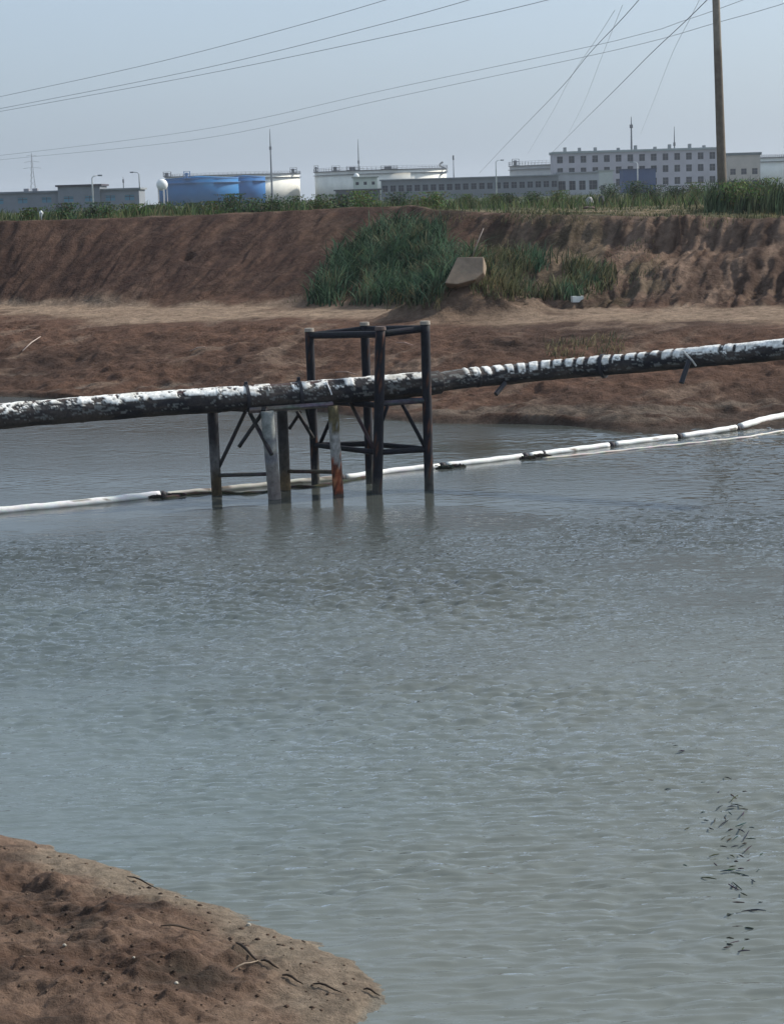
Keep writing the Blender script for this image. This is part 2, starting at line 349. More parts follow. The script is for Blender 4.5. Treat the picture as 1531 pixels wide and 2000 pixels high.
# ------------------------------------------------------------------ near bank
SHP = [(-400,1500),(-60,1603),(33,1637),(120,1660),(200,1688),(300,1722),(420,1766),(520,1806),(640,1850),(715,1893),(745,1925),(735,1960),(700,2010),(640,2080)]
sh = np.array([atz(a, b)[:2] for a, b in SHP])
sh = np.vstack([[[-14, 21.5]], sh, [[-.6, 9.5], [1.5, 7.5], [9, 6], [40, 4]]])
def sdist(X, Y):
    P = np.stack([X, Y], -1); best = np.full(X.shape, 1e9); sg = np.zeros(X.shape)
    for a, b in zip(sh[:-1], sh[1:]):
        ab = b-a; t = np.clip(((P-a)@ab)/(ab@ab), 0, 1); q = P-(a+t[..., None]*ab); d = np.hypot(q[..., 0], q[..., 1])
        cr = ab[0]*(P[..., 1]-a[1]) - ab[1]*(P[..., 0]-a[0])
        mk = d < best; best = np.where(mk, d, best); sg = np.where(mk, np.sign(-cr), sg)
    return best*sg
def HN(X, Y):
    d = sdist(X, Y) + .16*fbm(X*1.2, Y*1.2, 4, 80) + .07*fbm(X*5, Y*6, 4, 81, .6)
    i = sm(0, .8, d)
    z = np.where(d > 0, .05*(1-np.exp(-np.maximum(d, 0)/.15)) + .13*np.maximum(d, 0), .25*d)
    z = z + 2.9*sm(9.5, 1, Y)*sm(-1, 3, d)
    z = z + i*(.14*fbm(X*1.1, Y*1.4, 4, 82) + .075*np.maximum(fbm(X*4.2, Y*5.5, 4, 83, .6), -.2) + .026*fbm(X*13, Y*13, 3, 84))
    return z, d
gx = axis([(-40, -8, 1), (-8, -3.6, .1), (-3.6, .4, .017), (.4, 6, .2), (6, 40, 2)])
gy = axis([(-12, 9, .5), (9, 11, .08), (11, 18.3, .019), (18.3, 24, .15)])
XX, YY = np.meshgrid(gx, gy); ZZ, D = HN(XX, YY)
C = mixc(c3(.088, .054, .038), c3(.168, .112, .080), np.clip(.5+1.5*fbm(XX*1.3, YY*1.5, 5, 85), 0, 1))
C = mixc(C, c3(.050, .035, .027), sm(.18, .5, fbm(XX*2.3, YY*3, 4, 86))*.75)
for (a_, b_, sx_, sy_) in ((95,1815,.42,.16),(150,1830,.2,.1),(345,1925,.3,.2),(180,1690,.5,.12),(500,1865,.2,.2)):
    q_ = atz(a_, b_, .15); C = mixc(C, c3(.042, .034, .026), np.exp(-(((XX-q_.x)/sx_)**2+((YY-q_.y)/sy_)**2))*np.clip(.7+1.5*fbm(XX*5, YY*6, 4, 186), 0, 1))  # dark soil patches, with crevice shade at the left put into the colour
C = mixc(C, c3(.20, .162, .12), (1-sm(.15, .75, D+.5*fbm(XX*1.5, YY*1.5, 3, 87)+.25*sm(-2.2, -3.4, XX)))*.85)
C = mixc(C, c3(.17, .15, .12), (1-sm(.0, .06, D)))
nx, ny = len(gx), len(gy); I = (np.arange(ny-1)[:, None]*nx + np.arange(nx-1)[None, :]).ravel()
tag(mesh_np('near_bank', np.stack([XX, YY, ZZ], -1).reshape(-1, 3), np.stack([I, I+1, I+1+nx, I+nx], 1), M_NEAR, C.reshape(-1, 3)), kind='structure')
def hitn(px, py):
    d = ray(px, py); ts = np.linspace(10, 20, 3000); X = d.x/d.y*ts; Z = CAMZ+d.z/d.y*ts; hh = HN(X, ts)[0]
    k = np.argmax(Z <= hh); return Vector((X[k], ts[k], hh[k]))

# ------------------------------------------------------------------ pipeline
PP = [(-160,830,33.6),(33,811,34.3),(300,790,34.9),(450,780,35.15),(574,771,35.45),(700,761,35.75),(830,750,36.0),(900,740,36.3),(1000,731,36.6),(1100,721,36.5),(1200,713,36.1),(1300,704,35.7),(1400,695,35.2),(1498,686,34.8),(1700,664,34)]
def catmull(P, step):
    out = []
    P = [P[0]*2-P[1]]+P+[P[-1]*2-P[-2]]
    for i in range(1, len(P)-2):
        n = max(2, int((P[i+1]-P[i]).length/step))
        for k in range(n):
            t = k/n; a, b, c, d = P[i-1:i+3]
            out.append(.5*((2*b)+(c-a)*t+(2*a-5*b+4*c-d)*t*t+(3*b-a-3*c+d)*t**3))
    out.append(P[-2]); return out
pc = catmull([at(*p) for p in PP], .016)
pipe = empty('pipeline', (pc[0].x, pc[0].y, 0), 'long dark insulated pipe with flaking white top crossing the pond on steel trestles', 'pipeline')
def pipe_mesh():
    A = np.array([tuple(p) for p in pc]); T = np.gradient(A, axis=0); T /= np.linalg.norm(T, axis=1)[:, None]
    up = np.array([0, 0, 1.]); sd = np.cross(T, up); sd /= np.linalg.norm(sd, axis=1)[:, None]; nu = np.cross(sd, T)
    s = np.concatenate([[0], np.cumsum(np.linalg.norm(np.diff(A, axis=0), axis=1))])
    n = 56; th = np.linspace(0, 2*np.pi, n, endpoint=False)            # th=0 top, + towards camera side(-y)
    TH, SS = np.meshgrid(th, s)
    pxs = np.array([765.5+F*(p[0])/p[1] for p in A])[:, None]            # rough image column, only used to choose the wear zones
    R = np.where(A[:, 0] < .9, .207, .172)[:, None]*np.ones_like(TH)
    R = R + .0*TH
    # white coat: by height on the pipe
    top = np.cos(TH)
    edge = .30 + .16*fbm(SS*3.2, TH*1.5, 3, 90)*2
    zone_reg = sm(.15, .25, (A[:, 0]-1.25)/10)[:, None]
    X_ = A[:, 0][:, None]*np.ones_like(TH)
    reg = (X_ > 1.35)
    ph = (SS/.225+.15*fbm(SS*.9, SS*0, 2, 97)) % 1.0
    duty = .70+.22*vn(np.floor(SS/.225), SS*0, 91)
    tile = np.clip(np.minimum(ph, duty-ph)/.06, 0, 1)
    late = sm(4.8, 5.4, X_)
    gap = np.where(reg, np.maximum(tile, late*(fbm(SS*8, TH*1.2, 3, 95) > -.12)), (fbm(SS*6.5, TH*1.6, 4, 92, .6) > -.13-.14*sm(-5.6, -4.5, X_)*(1-sm(-3.2, -2.4, X_))).astype(float))
    lowest = np.where(reg, .42+.28*vn(np.floor(SS/.225), SS*0, 94), .50+.25*fbm(SS*1.3, SS*0, 3, 194))
    wht = gap*sm(lowest-.05, lowest+.05, top+.40*fbm(SS*9, TH*6, 4, 93, .6)+.1*fbm(SS*2.1, TH, 2, 99))
    bare = sm(.03, .08, X_-.62)*(1-sm(1.30, 1.36, X_))                    # bare stretch right of the tall frame
    wht = wht*(1-bare)*(1-((X_ > -2.05) & (X_ < -1.7)))
    back = sm(-.0, .2, top)
    fleck = (fbm(SS*9, TH*4.5, 4, 96, .6) > .27)*(np.sin(TH) > -.2)*(top > -.45)
    base = mixc(c3(.022, .022, .026), c3(.065, .055, .05), np.clip(.4+1.6*fbm(SS*2, TH*2, 4, 98), 0, 1))
    base = mixc(base, c3(.16, .17, .165), fleck*.8)
    base = mixc(base, c3(.07, .03, .028), sm(.2, .4, fbm(SS*.5, TH*.7, 2, 199))*.6)
    whc = mixc(c3(.80, .80, .76), c3(.55, .53, .47), np.clip(.2+1.4*fbm(SS*6, TH*3, 3, 197), 0, 1))
    Cc = mixc(base, whc, wht)
    R = R + .014*wht + .013*fbm(SS*4, TH*3, 4, 196, .6)
    for sx in np.arange(.4, s[-1], 2.35): R = R + .008*(np.abs(SS-sx) < .03)
    P = A[:, None, :] + R[..., None]*(np.cos(TH)[..., None]*nu[:, None, :] + np.sin(TH)[..., None]*sd[:, None, :])
    m = len(A); i = np.arange(m-1)[:, None]*n; k = np.arange(n)[None, :]; k2 = (k+1) % n
    Fq = np.stack([(i+k), (i+k2), (i+n+k2), (i+n+k)], -1).reshape(-1, 4)
    mesh_np('pipe', P.reshape(-1, 3), Fq, M_PIPE, Cc.reshape(-1, 3), parent=pipe)
pipe_mesh()
def pipe_at(px):
    x = (px-765.5)/F
    return min(pc, key=lambda p: abs(p.x/p.y - x - 0*p.z) if True else 0)
BLK = (.02, .021, .028)
def pipe_pt(px):  # point of the axis whose projection falls on this column
    def col(p):
        v = p-Vector((0, 0, CAMZ)); return 765.5+F*v.dot(Rc)/v.dot(Fw)
    return min(pc, key=lambda p: abs(col(p)-px))
for px, tall in ((482, .035), (585, .05), (1178, 0.0)):
    p = pipe_pt(px); k = pc.index(p); t = (pc[k+3]-pc[k-3]).normalized()
    b = MB(); b.tube([p-t*.028, p+t*.028], .243 if p.x < .9 else .212, 40, BLK)
    if tall: b.box((p.x-.03, p.y-.03, p.z+.2), (p.x+.03, p.y+.03, p.z+.25+tall), BLK)
    b.build('clamp_band', M_PAINT, pipe)
for (a, b_, Y) in (((986,748),(968,770),36.4), ((1345,704),(1330,748),35.2)):
    q = MB(); q.tube([at(a[0], a[1], Y), at(b_[0], b_[1], Y-.15)], .045, 8, BLK); q.build('hanger_bar', M_PAINT, pipe)
q = MB(); p = pipe_pt(1352)
q.tube([p+Vector((-.2, -.19, .14)), p+Vector((-.05, -.23, -.02)), p+Vector((.02, -.2, -.12))], .018, 6, (.55, .55, .52)); q.build('loose_wrap_strip', M_FLOAT, pipe)
q = MB(); p = pipe_pt(645)
q.tube([p+Vector((-.06, -.15, .19)), p+Vector((0, -.23, .06)), p+Vector((.03, -.228, -.03))], .014, 6, (.6, .6, .6)); q.build('loose_wrap_strip', M_FLOAT, pipe)

# ------------------------------------------------------------------ trestles
def post(parent, base, top, r, colf, name='post', cap=None, n=14, jit=.02):
    B = atz(*base); T = at(top[0], top[1], B.y+top[2] if len(top) > 2 else B.y); d = (T-B)
    k = 26; pts = [B+d*(-.45+1.45*i/k) for i in range(k+1)]
    o = MB().tube(pts, r, n, colf=lambda v, i: colf(v.z), jit=jit).build(name, M_STEEL, parent, True)
    if cap:
        c = MB().cyl(T, r*1.12, r*1.05, T.z-.015, T.z+.045, 14, cap); c.build('cap', M_CONC, o)
    return B, T
def lerp(a, b, t): t = max(0, min(1, t)); return tuple(a[i]*(1-t)+b[i]*t for i in range(3))
NAVY = (.009, .010, .015)
def wetband(col, rust=(.07, .045, .03), z0=.25, z1=.55):
    def f(z):
        t = (z-z0)/(z1-z0)+random.uniform(-.35, .35); c = lerp(rust, col, t)
        g = random.uniform(.75, 1.3); return tuple(x*g for x in c)
    return f
tA = empty('pipe_trestle', tuple(atz(540, 968)), 'low weathered trestle with one pale grey leg and one rusty orange leg under the pipe', 'trestle')
G1 = (.075, .075, .078)
def f1(z): return wetband(lerp((.10, .10, .10), (.022, .022, .026), (z-.75)/.25), (.06, .045, .025), .3, .5)(z)
def f2(z):
    g = random.uniform(.85, 1.12); c = lerp((.17, .15, .14), (.21, .225, .215), (z-.3)/.8)
    if 1.0 < z < 1.06 or .66 < z < .78: c = (.15, .155, .17)
    return tuple(x*g for x in c)
def f3(z): return wetband(lerp((.055, .05, .042), (.035, .035, .036), (z-.6)/.3), (.14, .10, .055), .1, .35)(z)
def f4(z):
    g = random.uniform(.7, 1.3)
    if z < .62+random.uniform(-.12, .12): c = random.choice([(.22, .06, .028), (.12, .035, .02), (.28, .11, .05), (.07, .035, .025), (.05, .04, .03)])
    elif z < 1.15+random.uniform(-.1, .1): c = (.27, .27, .26)
    else: c = (.10, .085, .045)
    return tuple(x*g for x in c)
P1 = post(tA, (424, 968), (415, 797), .092, f1)
P2 = post(tA, (537, 975), (522, 803), .112, f2)
P3 = post(tA, (558, 957), (551, 797), .095, f3)
P4 = post(tA, (661, 965), (650, 792), .092, f4, jit=.05)
tag([o for o in tA.children][1], 'pale grey plastered leg'); tag([o for o in tA.children][3], 'leg with orange rust at the waterline')
def bar(parent, a, b, r, col, name='brace', sq=False, n=8):
    o = MB().tube([Vector(a).lerp(Vector(b), i/6) for i in range(7)], r, 4 if sq else n, colf=lambda v, i: tuple(x*random.uniform(.8, 1.25) for x in col), jit=0 if sq else .03)
    return o.build(name, M_STEEL, parent, not sq)
def on(P, py_frac): return P[0].lerp(P[1], py_frac)
DK = (.03, .028, .03)
topz = lambda P: P[1]+Vector((0, 0, .02))
bar(tA, topz(P1), topz(P2), .055, DK, 'cross_beam', True); bar(tA, topz(P3), topz(P4), .055, DK, 'cross_beam', True)
bar(tA, topz(P2)+Vector((-.3, 0, .0)), topz(P4), .05, (.12, .11, .105), 'edge_beam', True); bar(tA, topz(P1), topz(P3), .05, DK, 'edge_beam', True)
bar(tA, on(P1, .23), on(P2, .29), .035, (.055, .05, .048)); bar(tA, on(P3, .23), on(P4, .25), .035, (.06, .045, .035))
YA = P1[0].y-.1; YB = P3[0].y
bar(tA, at(480, 803, YA), at(427, 914, YA+.08), .034, DK, 'diagonal_brace')
bar(tA, at(488, 806, YA-.3), at(531, 888, YA-.75), .036, DK, 'diagonal_brace')
bar(tA, at(513, 806, YA-.45), at(467, 873, YA-.35), .034, DK, 'diagonal_brace')
bar(tA, at(588, 803, YB), at(565, 838, YB), .03, DK, 'diagonal_brace')
bar(tA, at(580, 803, YB-.1), at(612, 856, YB-.1), .034, DK, 'diagonal_brace')
tB = empty('pipe_gantry', tuple(atz(727, 955)), 'tall blue black open steel frame standing in the water around the pipe', 'gantry')
def fN(z):
    c = NAVY
    if z < .30+random.uniform(-.1, .1): c = (.045, .045, .04)
    if random.random() < .06: c = (.07, .028, .016)
    g = random.uniform(.7, 1.5); return tuple(x*g for x in c)
CAPC = (.30, .27, .23)
Q1 = post(tB, (617, 946), (604, 646), .078, fN, cap=CAPC); Q2 = post(tB, (723, 944), (712, 634), .078, fN, cap=CAPC)
Q3 = post(tB, (737, 964), (743, 643), .088, fN, cap=(.12, .09, .08)); Q4 = post(tB, (838, 957), (830, 632), .082, fN, cap=CAPC)
def fr(P, z):
    B, T = P; return B.lerp(T, z/T.z)
zt = 2.70
for a, b in ((Q1, Q3), (Q1, Q2), (Q2, Q4), (Q3, Q4)):
    bar(tB, fr(a, a[1].z-.085), fr(b, b[1].z-.085), .06, NAVY, 'top_rail')
    bar(tB, fr(a, .72), fr(b, .72), .05, NAVY, 'lower_rail')
zc = pipe_pt(830).z-.215-.05
bar(tB, fr(Q3, zc), fr(Q4, zc+.02), .05, (.05, .05, .06), 'support_beam'); bar(tB, fr(Q1, zc-.05), fr(Q2, zc-.04), .05, NAVY, 'support_beam')
bar(tB, fr(Q1, zc-.05), fr(Q3, zc-.02), .05, NAVY, 'support_beam'); bar(tB, fr(Q2, zc-.02), fr(Q4, zc), .05, NAVY, 'support_beam')
bar(tB, at(684, 786, Q3[0].y+.5), at(730, 876, Q3[0].y+.02), .032, (.05, .035, .035), 'diagonal_brace')
bar(tB, at(784, 786, Q4[0].y-.05), at(829, 872, Q4[0].y), .034, NAVY, 'diagonal_brace')
bar(tB, at(757, 792, Q3[0].y), at(747, 822, Q3[0].y), .03, NAVY, 'diagonal_brace')
bar(tB, at(659, 788, Q1[0].y-.4), at(624, 870, Q1[0].y), .034, NAVY, 'diagonal_brace')
bar(tB, at(596, 790, Q1[0].y-.1), at(612, 850, Q1[0].y), .03, NAVY, 'diagonal_brace')

# ------------------------------------------------------------------ floating boom
BP = [(-140,1016),(33,999),(180,985),(330,968),(370,964),(470,955),(560,946),(660,937),(760,924),(850,914),(950,903),(1060,889),(1200,871),(1350,852),(1440,840),(1498,826),(1560,815),(1640,806),(1760,790)]
bc = catmull([atz(a, b) for a, b in BP], .08)
boom = empty('floating_boom', tuple(bc[0]), 'long white floating hose lying on the water behind the trestle legs', 'floating boom')
def colpx(p):
    v = p-Vector((0, 0, CAMZ)); return 765.5+F*v.dot(Rc)/v.dot(Fw)
cs_ = [colpx(p) for p in bc]
SEG = [(-150,318,.074,'w'),(322,420,.05,'g'),(424,664,.058,'g'),(668,862,.062,'w'),(868,1022,.062,'w'),(1030,1188,.062,'w'),(1194,1322,.063,'w'),(1328,1436,.066,'w'),(1442,1700,.078,'w')]
for a, b, r, kd in SEG:
    pts = [p for p, c in zip(bc, cs_) if a <= c <= b]
    if len(pts) < 3: continue
    pts = [p+Vector((0, .004*math.sin(i*.4+a), r*.45+.05*sm(1340, 1500, colpx(p))+.004*math.sin(i*.9+a)+(0))) for i, p in enumerate(pts)]
    wv = {'w': (.74, .74, .71), 'g': (.46, .44, .38), 'd': (.36, .33, .27)}[kd]
    def cf(v, k, wv=wv, kd=kd):
        dirt = vn(v.x*2.2, k*.7+v.x, 31)+.5
        c = wv if (kd == 'w' and dirt < .90) or (kd != 'w' and dirt < .62) else (.16, .13, .10)
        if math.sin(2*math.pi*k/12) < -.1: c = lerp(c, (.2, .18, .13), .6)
        return tuple(x*random.uniform(.94, 1.05) for x in c)
    rs = [r*(.9+.1*min(1, min(i, len(pts)-1-i)/2)+random.uniform(-.03, .03)) for i in range(len(pts))]
    MB().tube(pts, rs, 12, colf=cf).build('float_section', M_FLOAT, boom, True)
for px in (320, 422, 666, 865, 1026, 1058, 1191, 1325, 1439):
    k = min(range(len(bc)), key=lambda i: abs(cs_[i]-px)); p = bc[k]; t = (bc[k+1]-bc[k-1]).normalized()
    MB().tube([p-t*.05+Vector((0, 0, .03)), p+Vector((0, 0, .034)), p+t*.05+Vector((0, 0, .03))], [.052, .066, .052], 12, (.05, .045, .05)).build('coupling', M_STEEL, boom, True)
# thinner hose and dark rope beside it
hp = catmull([atz(a, b) for a, b in ((1060,897),(1150,888),(1260,876),(1360,866),(1450,856),(1498,848),(1560,838),(1640,828))], .1)
tag(MB().tube([p+Vector((0, 0, .012+.004*math.sin(i))) for i, p in enumerate(hp)], .026, 8, colf=lambda v, k: tuple(x*random.uniform(.8, 1.1) for x in (.50, .47, .42))).build('tubing', M_FLOAT, None, True), 'thin off-white hose floating in front of the thick white one at the right', 'tubing')  # thin off-white tube laid along the second pale line below the boom
hp = catmull([atz(a, b) for a, b in ((318,975),(370,968),(430,964),(480,966),(520,962),(560,954),(610,952),(660,944),(715,934))], .1)
tag(MB().tube([p+Vector((0, 0, .012+.006*math.sin(i*1.3))) for i, p in enumerate(hp)], [.028+.012*math.sin(i*.7)**2 for i in range(len(hp))], 7, colf=lambda v, k: tuple(x*random.uniform(.6, 1.3) for x in (.05, .045, .035))).build('rope', M_WOOD, None, True), 'dark sodden rope floating between the trestle legs', 'rope')
# weed tangles caught on the boom
for a, b, rad in ((315, 973, .16), (345, 970, .14), (868, 916, .13), (890, 913, .15), (1030, 897, .12), (1060, 893, .15)):
    c = atz(a, b); q = MB(); q.tube([c+Vector((-rad*1.3, 0, .0)), c+Vector((-rad*.4, 0, .02)), c+Vector((rad*.5, 0, .02)), c+Vector((rad*1.3, 0, 0))], [.02, .05, .045, .02], 7, (.035, .035, .03), jit=.25)
    for i in range(26):
        an = random.uniform(0, 6.28); r_ = rad*random.random()**.5; p = c+Vector((1.2*r_*math.cos(an), .3*r_*math.sin(an), random.uniform(0, .05)))
        d = Vector((random.uniform(-1, 1), random.uniform(-.5, .5), random.uniform(-.2, .4)))*.06
        q.tube([p-d, p+Vector((0, 0, .015)), p+d], .010, 5, tuple(x*random.uniform(.5, 1.4) for x in (.035, .035, .03)))
    tag(q.build('weed_tangle', M_WOOD), {315: 'dark weed tangle against the left white float end', 345: 'dark weed tangle on the boom left of the grey float', 868: 'dark weed tangle on the white boom just right of the tall frame', 890: 'dark weed tangle on the white boom second right of the tall frame', 1030: 'dark weed tangle on the white boom under the dark joint', 1060: 'dark weed tangle, rightmost on the white boom'}[a], 'weed tangle', 'weed caught on the boom')

# ------------------------------------------------------------------ floating stems lower right
STM = [(1268,1526,16,8),(1303,1543,12,5),(1330,1468,12,4),(1318,1458,10,4),(1400,1550,10,45),(1404,1578,14,30),(1378,1604,10,-10),(1446,1612,22,20),(1455,1548,12,-10),(1465,1640,20,0),(1412,1655,14,-8),(1434,1655,14,10),(1394,1672,20,15),(1397,1690,10,-40),(1448,1674,14,-30),(1460,1683,10,30),(1418,1703,24,2),(1440,1708,28,-8),(1455,1712,14,-6),(1446,1698,12,4),(1384,1717,30,-7),(1337,1692,8,-15),(1432,1734,24,-30),(1452,1748,14,-25),(1440,1764,26,0),(1484,1764,8,0),(1462,1781,30,3),(1480,1779,30,-4),(1425,1788,14,15),(1446,1786,20,-5),(1438,1812,36,2),(1462,1814,18,-6),(1480,1821,18,-12),(1432,1826,20,-3),(1460,1837,14,-8),(1423,1846,16,-14),(1450,1856,9,60),(1482,1702,10,20),(1470,1722,9,-30),(1425,1590,9,-40),(1372,1588,8,10),(1388,1620,10,-20),(1395,1604,9,70),(1415,1600,8,-60)]
ORD = 'topmost second third fourth fifth sixth seventh eighth ninth tenth eleventh twelfth thirteenth fourteenth fifteenth sixteenth seventeenth eighteenth nineteenth twentieth'.split()+['twenty-'+q for q in 'first second third fourth fifth sixth seventh eighth ninth'.split()]+['thirtieth']+['thirty-'+q for q in 'first second third fourth fifth sixth seventh eighth ninth'.split()]+['fortieth']+['forty-'+q for q in 'first second third fourth fifth sixth seventh eighth ninth'.split()]
RS = random.Random(5)
for _ in range(34):
    y_ = RS.uniform(1520, 1860); STM.append((round(RS.gauss(1440, 26)+(y_-1700)*.05), round(y_), RS.choice([8, 10, 14, 18, 24]), RS.gauss(0, 22)))
STM.sort(key=lambda q: q[1])
for t_, u_ in (('fiftieth', 'fifty'), ('sixtieth', 'sixty'), ('seventieth', 'seventy'), ('eightieth', 'eighty')):
    ORD += [t_]+[u_+'-'+q for q in 'first second third fourth fifth sixth seventh eighth ninth'.split()]
for si, (px, py, ln, an) in enumerate(STM):
    a = atz(px-ln*.5*math.cos(math.radians(an)), py+ln*.5*math.sin(math.radians(an))); b = atz(px+ln*.5*math.cos(math.radians(an)), py-ln*.5*math.sin(math.radians(an)))
    mid = (a+b)/2+Vector((random.uniform(-.006, .006), random.uniform(-.007, .007), .010))
    o = MB().tube([a+Vector((0, 0, .007)), mid, b+Vector((0, 0, .007))], [.0025, .0058, .0025], 6, tuple(x*random.uniform(.6, 1.3) for x in (.05, .055, .05))).build('reed_stem', M_WOOD)
    tag(o, ('long' if ln > 25 else 'short' if ln < 13 else 'dark')+f' floating reed stem, {ORD[si]} '+('' if si == 0 else 'from the top ')+'of the drift at lower right', 'reed stem', 'dark reed stems floating at lower right')

# ------------------------------------------------------------------ foliage
def blades(name, bases, hmin, hmax, wid, cols, lean=(.25, 0), spread=.35, seg=4, mat=None, label=None, cat=None):
    B = np.array([tuple(b) for b in bases]); n = len(B)
    h = RNG.uniform(hmin, hmax, n); az = RNG.uniform(0, 2*np.pi, n); sp = RNG.uniform(0, spread, n)
    h = h*np.clip(1+1.5*fbm(B[:, 0]*.55, B[:, 1]*.35, 3, 45), .35, 1.45); dx = np.cos(az)*sp+lean[0]; dy = np.sin(az)*sp+lean[1]
    wa = RNG.uniform(0, np.pi, n); wx = np.cos(wa); wy = np.sin(wa)*.5
    V = []; 
    for k in range(seg+1):
        t = k/seg; bend = t**1.8
        cx = B[:, 0]+dx*h*bend; cy = B[:, 1]+dy*h*bend; cz = B[:, 2]-.03+h*(t-.28*bend*t)
        wd = wid*(1-t**1.5)*.5*RNG.uniform(.7, 1.3, n)+.0015
        V += [np.stack([cx-wx*wd, cy-wy*wd, cz], 1), np.stack([cx+wx*wd, cy+wy*wd, cz], 1)]
    V = np.stack(V, 1)                                  # n, 2(seg+1), 3
    m_ = 2*(seg+1); b = np.arange(n)[:, None]*m_
    Fq = np.stack([np.stack([b[:, 0]+2*k, b[:, 0]+2*k+1, b[:, 0]+2*k+3, b[:, 0]+2*k+2], 1) for k in range(seg)], 1).reshape(-1, 4)
    ci = np.clip(((fbm(B[:, 0]*1.6, B[:, 1]*1.6, 3, 44)*1.2+.5)*len(cols)+RNG.normal(0, .8, n)).astype(int), 0, len(cols)-1); C_ = np.array(cols)[ci]*RNG.uniform(.35, 1.75, (n, 1))
    Cc = np.repeat(C_[:, None, :], m_, 1).reshape(-1, 3)
    o = mesh_np(name, V.reshape(-1, 3), Fq, mat or M_LEAF, Cc, smooth=False)
    if label: tag(o, label, cat, kind='stuff')
    return o
def inpoly(x, y, P):
    c = False; n = len(P); j = n-1
    for i in range(n):
        if (P[i][1] > y) != (P[j][1] > y) and x < (P[j][0]-P[i][0])*(y-P[i][1])/(P[j][1]-P[i][1])+P[i][0]: c = not c
        j = i
    return c
def fillpoly(P, n, dens=None, dsc=.6, seed=0):
    out = []; x0 = min(p[0] for p in P); x1 = max(p[0] for p in P); y0 = min(p[1] for p in P); y1 = max(p[1] for p in P); tries = 0
    # sample the footprint on the slope itself so the patch is a real area of ground
    while len(out) < n and tries < n*12:
        tries += 1; x = random.uniform(x0, x1); y = random.uniform(y0, y1)
        if not inpoly(x+random.gauss(0, 7), y+random.gauss(0, 5), P): continue
        d = ray(x, y); out.append((x, y))
    a = []
    ts = np.linspace(50, 84, 700)
    for (x, y) in out:
        d = ray(x, y); X = d.x/d.y*ts; Z = CAMZ+d.z/d.y*ts
        hh = HQ(X, ts); k = int(np.argmax(Z <= hh))
        if Z[k] > hh[k]: continue
        if dens is not None and float(fbm(X[k]*dsc, ts[k]*dsc, 3, seed))+dens < random.uniform(-.3, .3): continue
        a.append((X[k], ts[k], hh[k]))
    return a
G_BLUE = [(.034, .062, .038), (.052, .098, .058), (.065, .115, .066), (.09, .135, .08), (.115, .12, .07)]
G_OLV = [(.075, .085, .045), (.10, .10, .055), (.055, .075, .045), (.13, .115, .065)]
G_DRY = [(.24, .20, .11), (.19, .16, .085), (.16, .15, .08), (.10, .11, .055)]
CLUMP = [(600,598),(622,560),(645,520),(680,482),(725,455),(790,440),(850,446),(885,472),(925,505),(930,530),(880,548),(868,575),(835,598),(760,592),(700,600)]
blades('grass_clump', fillpoly(CLUMP, 7200, .30, .9, 3), .22, .82, .05, G_BLUE, (.12, -.05), 1.1, label='dense dark blue green reed thicket on the slope left of the concrete block', cat='reeds')
CL2 = [(940,498),(985,492),(1035,500),(1090,512),(1150,518),(1200,530),(1205,555),(1170,575),(1120,588),(1040,588),(1000,575),(960,550)]
blades('olive_grass', fillpoly(CL2, 3600, .05, .8, 5), .15, .6, .04, G_BLUE[1:5]+G_OLV+G_DRY[2:], (.10, -.05), .6, label='looser olive green grass on the slope right of the concrete block', cat='grass')
CL3 = [(935,520),(975,530),(1000,560),(1010,590),(960,585),(925,575),(905,555)]
blades('dry_grass', fillpoly(CL3, 420, .3, 1, 6) + fillpoly([(745,575),(860,585),(860,608),(760,608)], 300, .2, 1, 7), .2, .5, .022, G_DRY, (.1, -.1), .7, label='straw coloured dry grass on the mound and foot of the slope', cat='grass')
# thin scatter of grass over the slopes
blades('sparse_grass', fillpoly([(1190,480),(1260,470),(1290,520),(1240,570),(1180,570)], 350, .0, 1, 8) + fillpoly([(1060,672),(1200,655),(1220,690),(1080,706)], 600, .25, 1, 9) + fillpoly([(560,585),(650,560),(640,600),(570,602)], 150, .2, 1, 10) + fillpoly([(840,418),(1000,424),(1180,428),(1180,440),(980,436),(850,432)], 500, .1, 1, 12), .08, .28, .018, G_OLV+G_DRY[:2], (.1, 0), .6, label='thin patches of short grass scattered over the bare banks', cat='grass')
# strip along the embankment crest
def strip(px0, px1, n, dy0, dy1, seed, dens=.1, dsc=.35):
    out = []
    while len(out) < n:
        px = random.uniform(px0, px1); e = at(px, 415, 78); L5 = float(np.interp(e.x, LN[4][0], LN[4][1]))
        Y = L5+random.uniform(dy0, dy1); X = (px-765.5)/F*Y
        if float(fbm(X*dsc, Y*dsc, 3, seed))+dens < random.uniform(-.3, .3): n -= 1; continue
        out.append((X, Y))
    A = np.array(out); z = HQ(A[:, 0], A[:, 1]); return np.column_stack([A, z])
GW = [(.045, .068, .035), (.055, .085, .035), (.075, .11, .04), (.11, .13, .055), (.12, .11, .06)]
blades('weeds', np.vstack([strip(-60, 860, 7000, 1.5, 18, 15, .05), strip(-60, 860, 5000, 12, 30, 19, .15), strip(830, 1640, 6500, 32, 60, 20, .25), strip(860, 1640, 900, 10, 34, 21, -.12)]), .2, .8, .06, GW, (.05, 0), .6, label='green weeds and grass growing along the top of the far embankment', cat='weeds')
blades('short_grass', np.vstack([strip(820, 1600, 6000, .2, 6, 16, .10), strip(820, 1600, 7000, 5, 32, 26, .05), strip(-60, 500, 1800, .0, 3, 18, -.05)]), .05, .2, .03, G_OLV+G_DRY[1:], (.05, 0), .7, label='short olive and straw grass at the broken crest of the bank', cat='grass')
blades('reeds', strip(1385, 1660, 5000, 3.0, 13, 17, .2, .8), .35, 1.15, .045, [(.05, .075, .045), (.06, .09, .05), (.04, .06, .038), (.08, .10, .06)], (.12, 0), .35, label='tall green reeds at the right edge of the far bank beside the pole', cat='reeds')
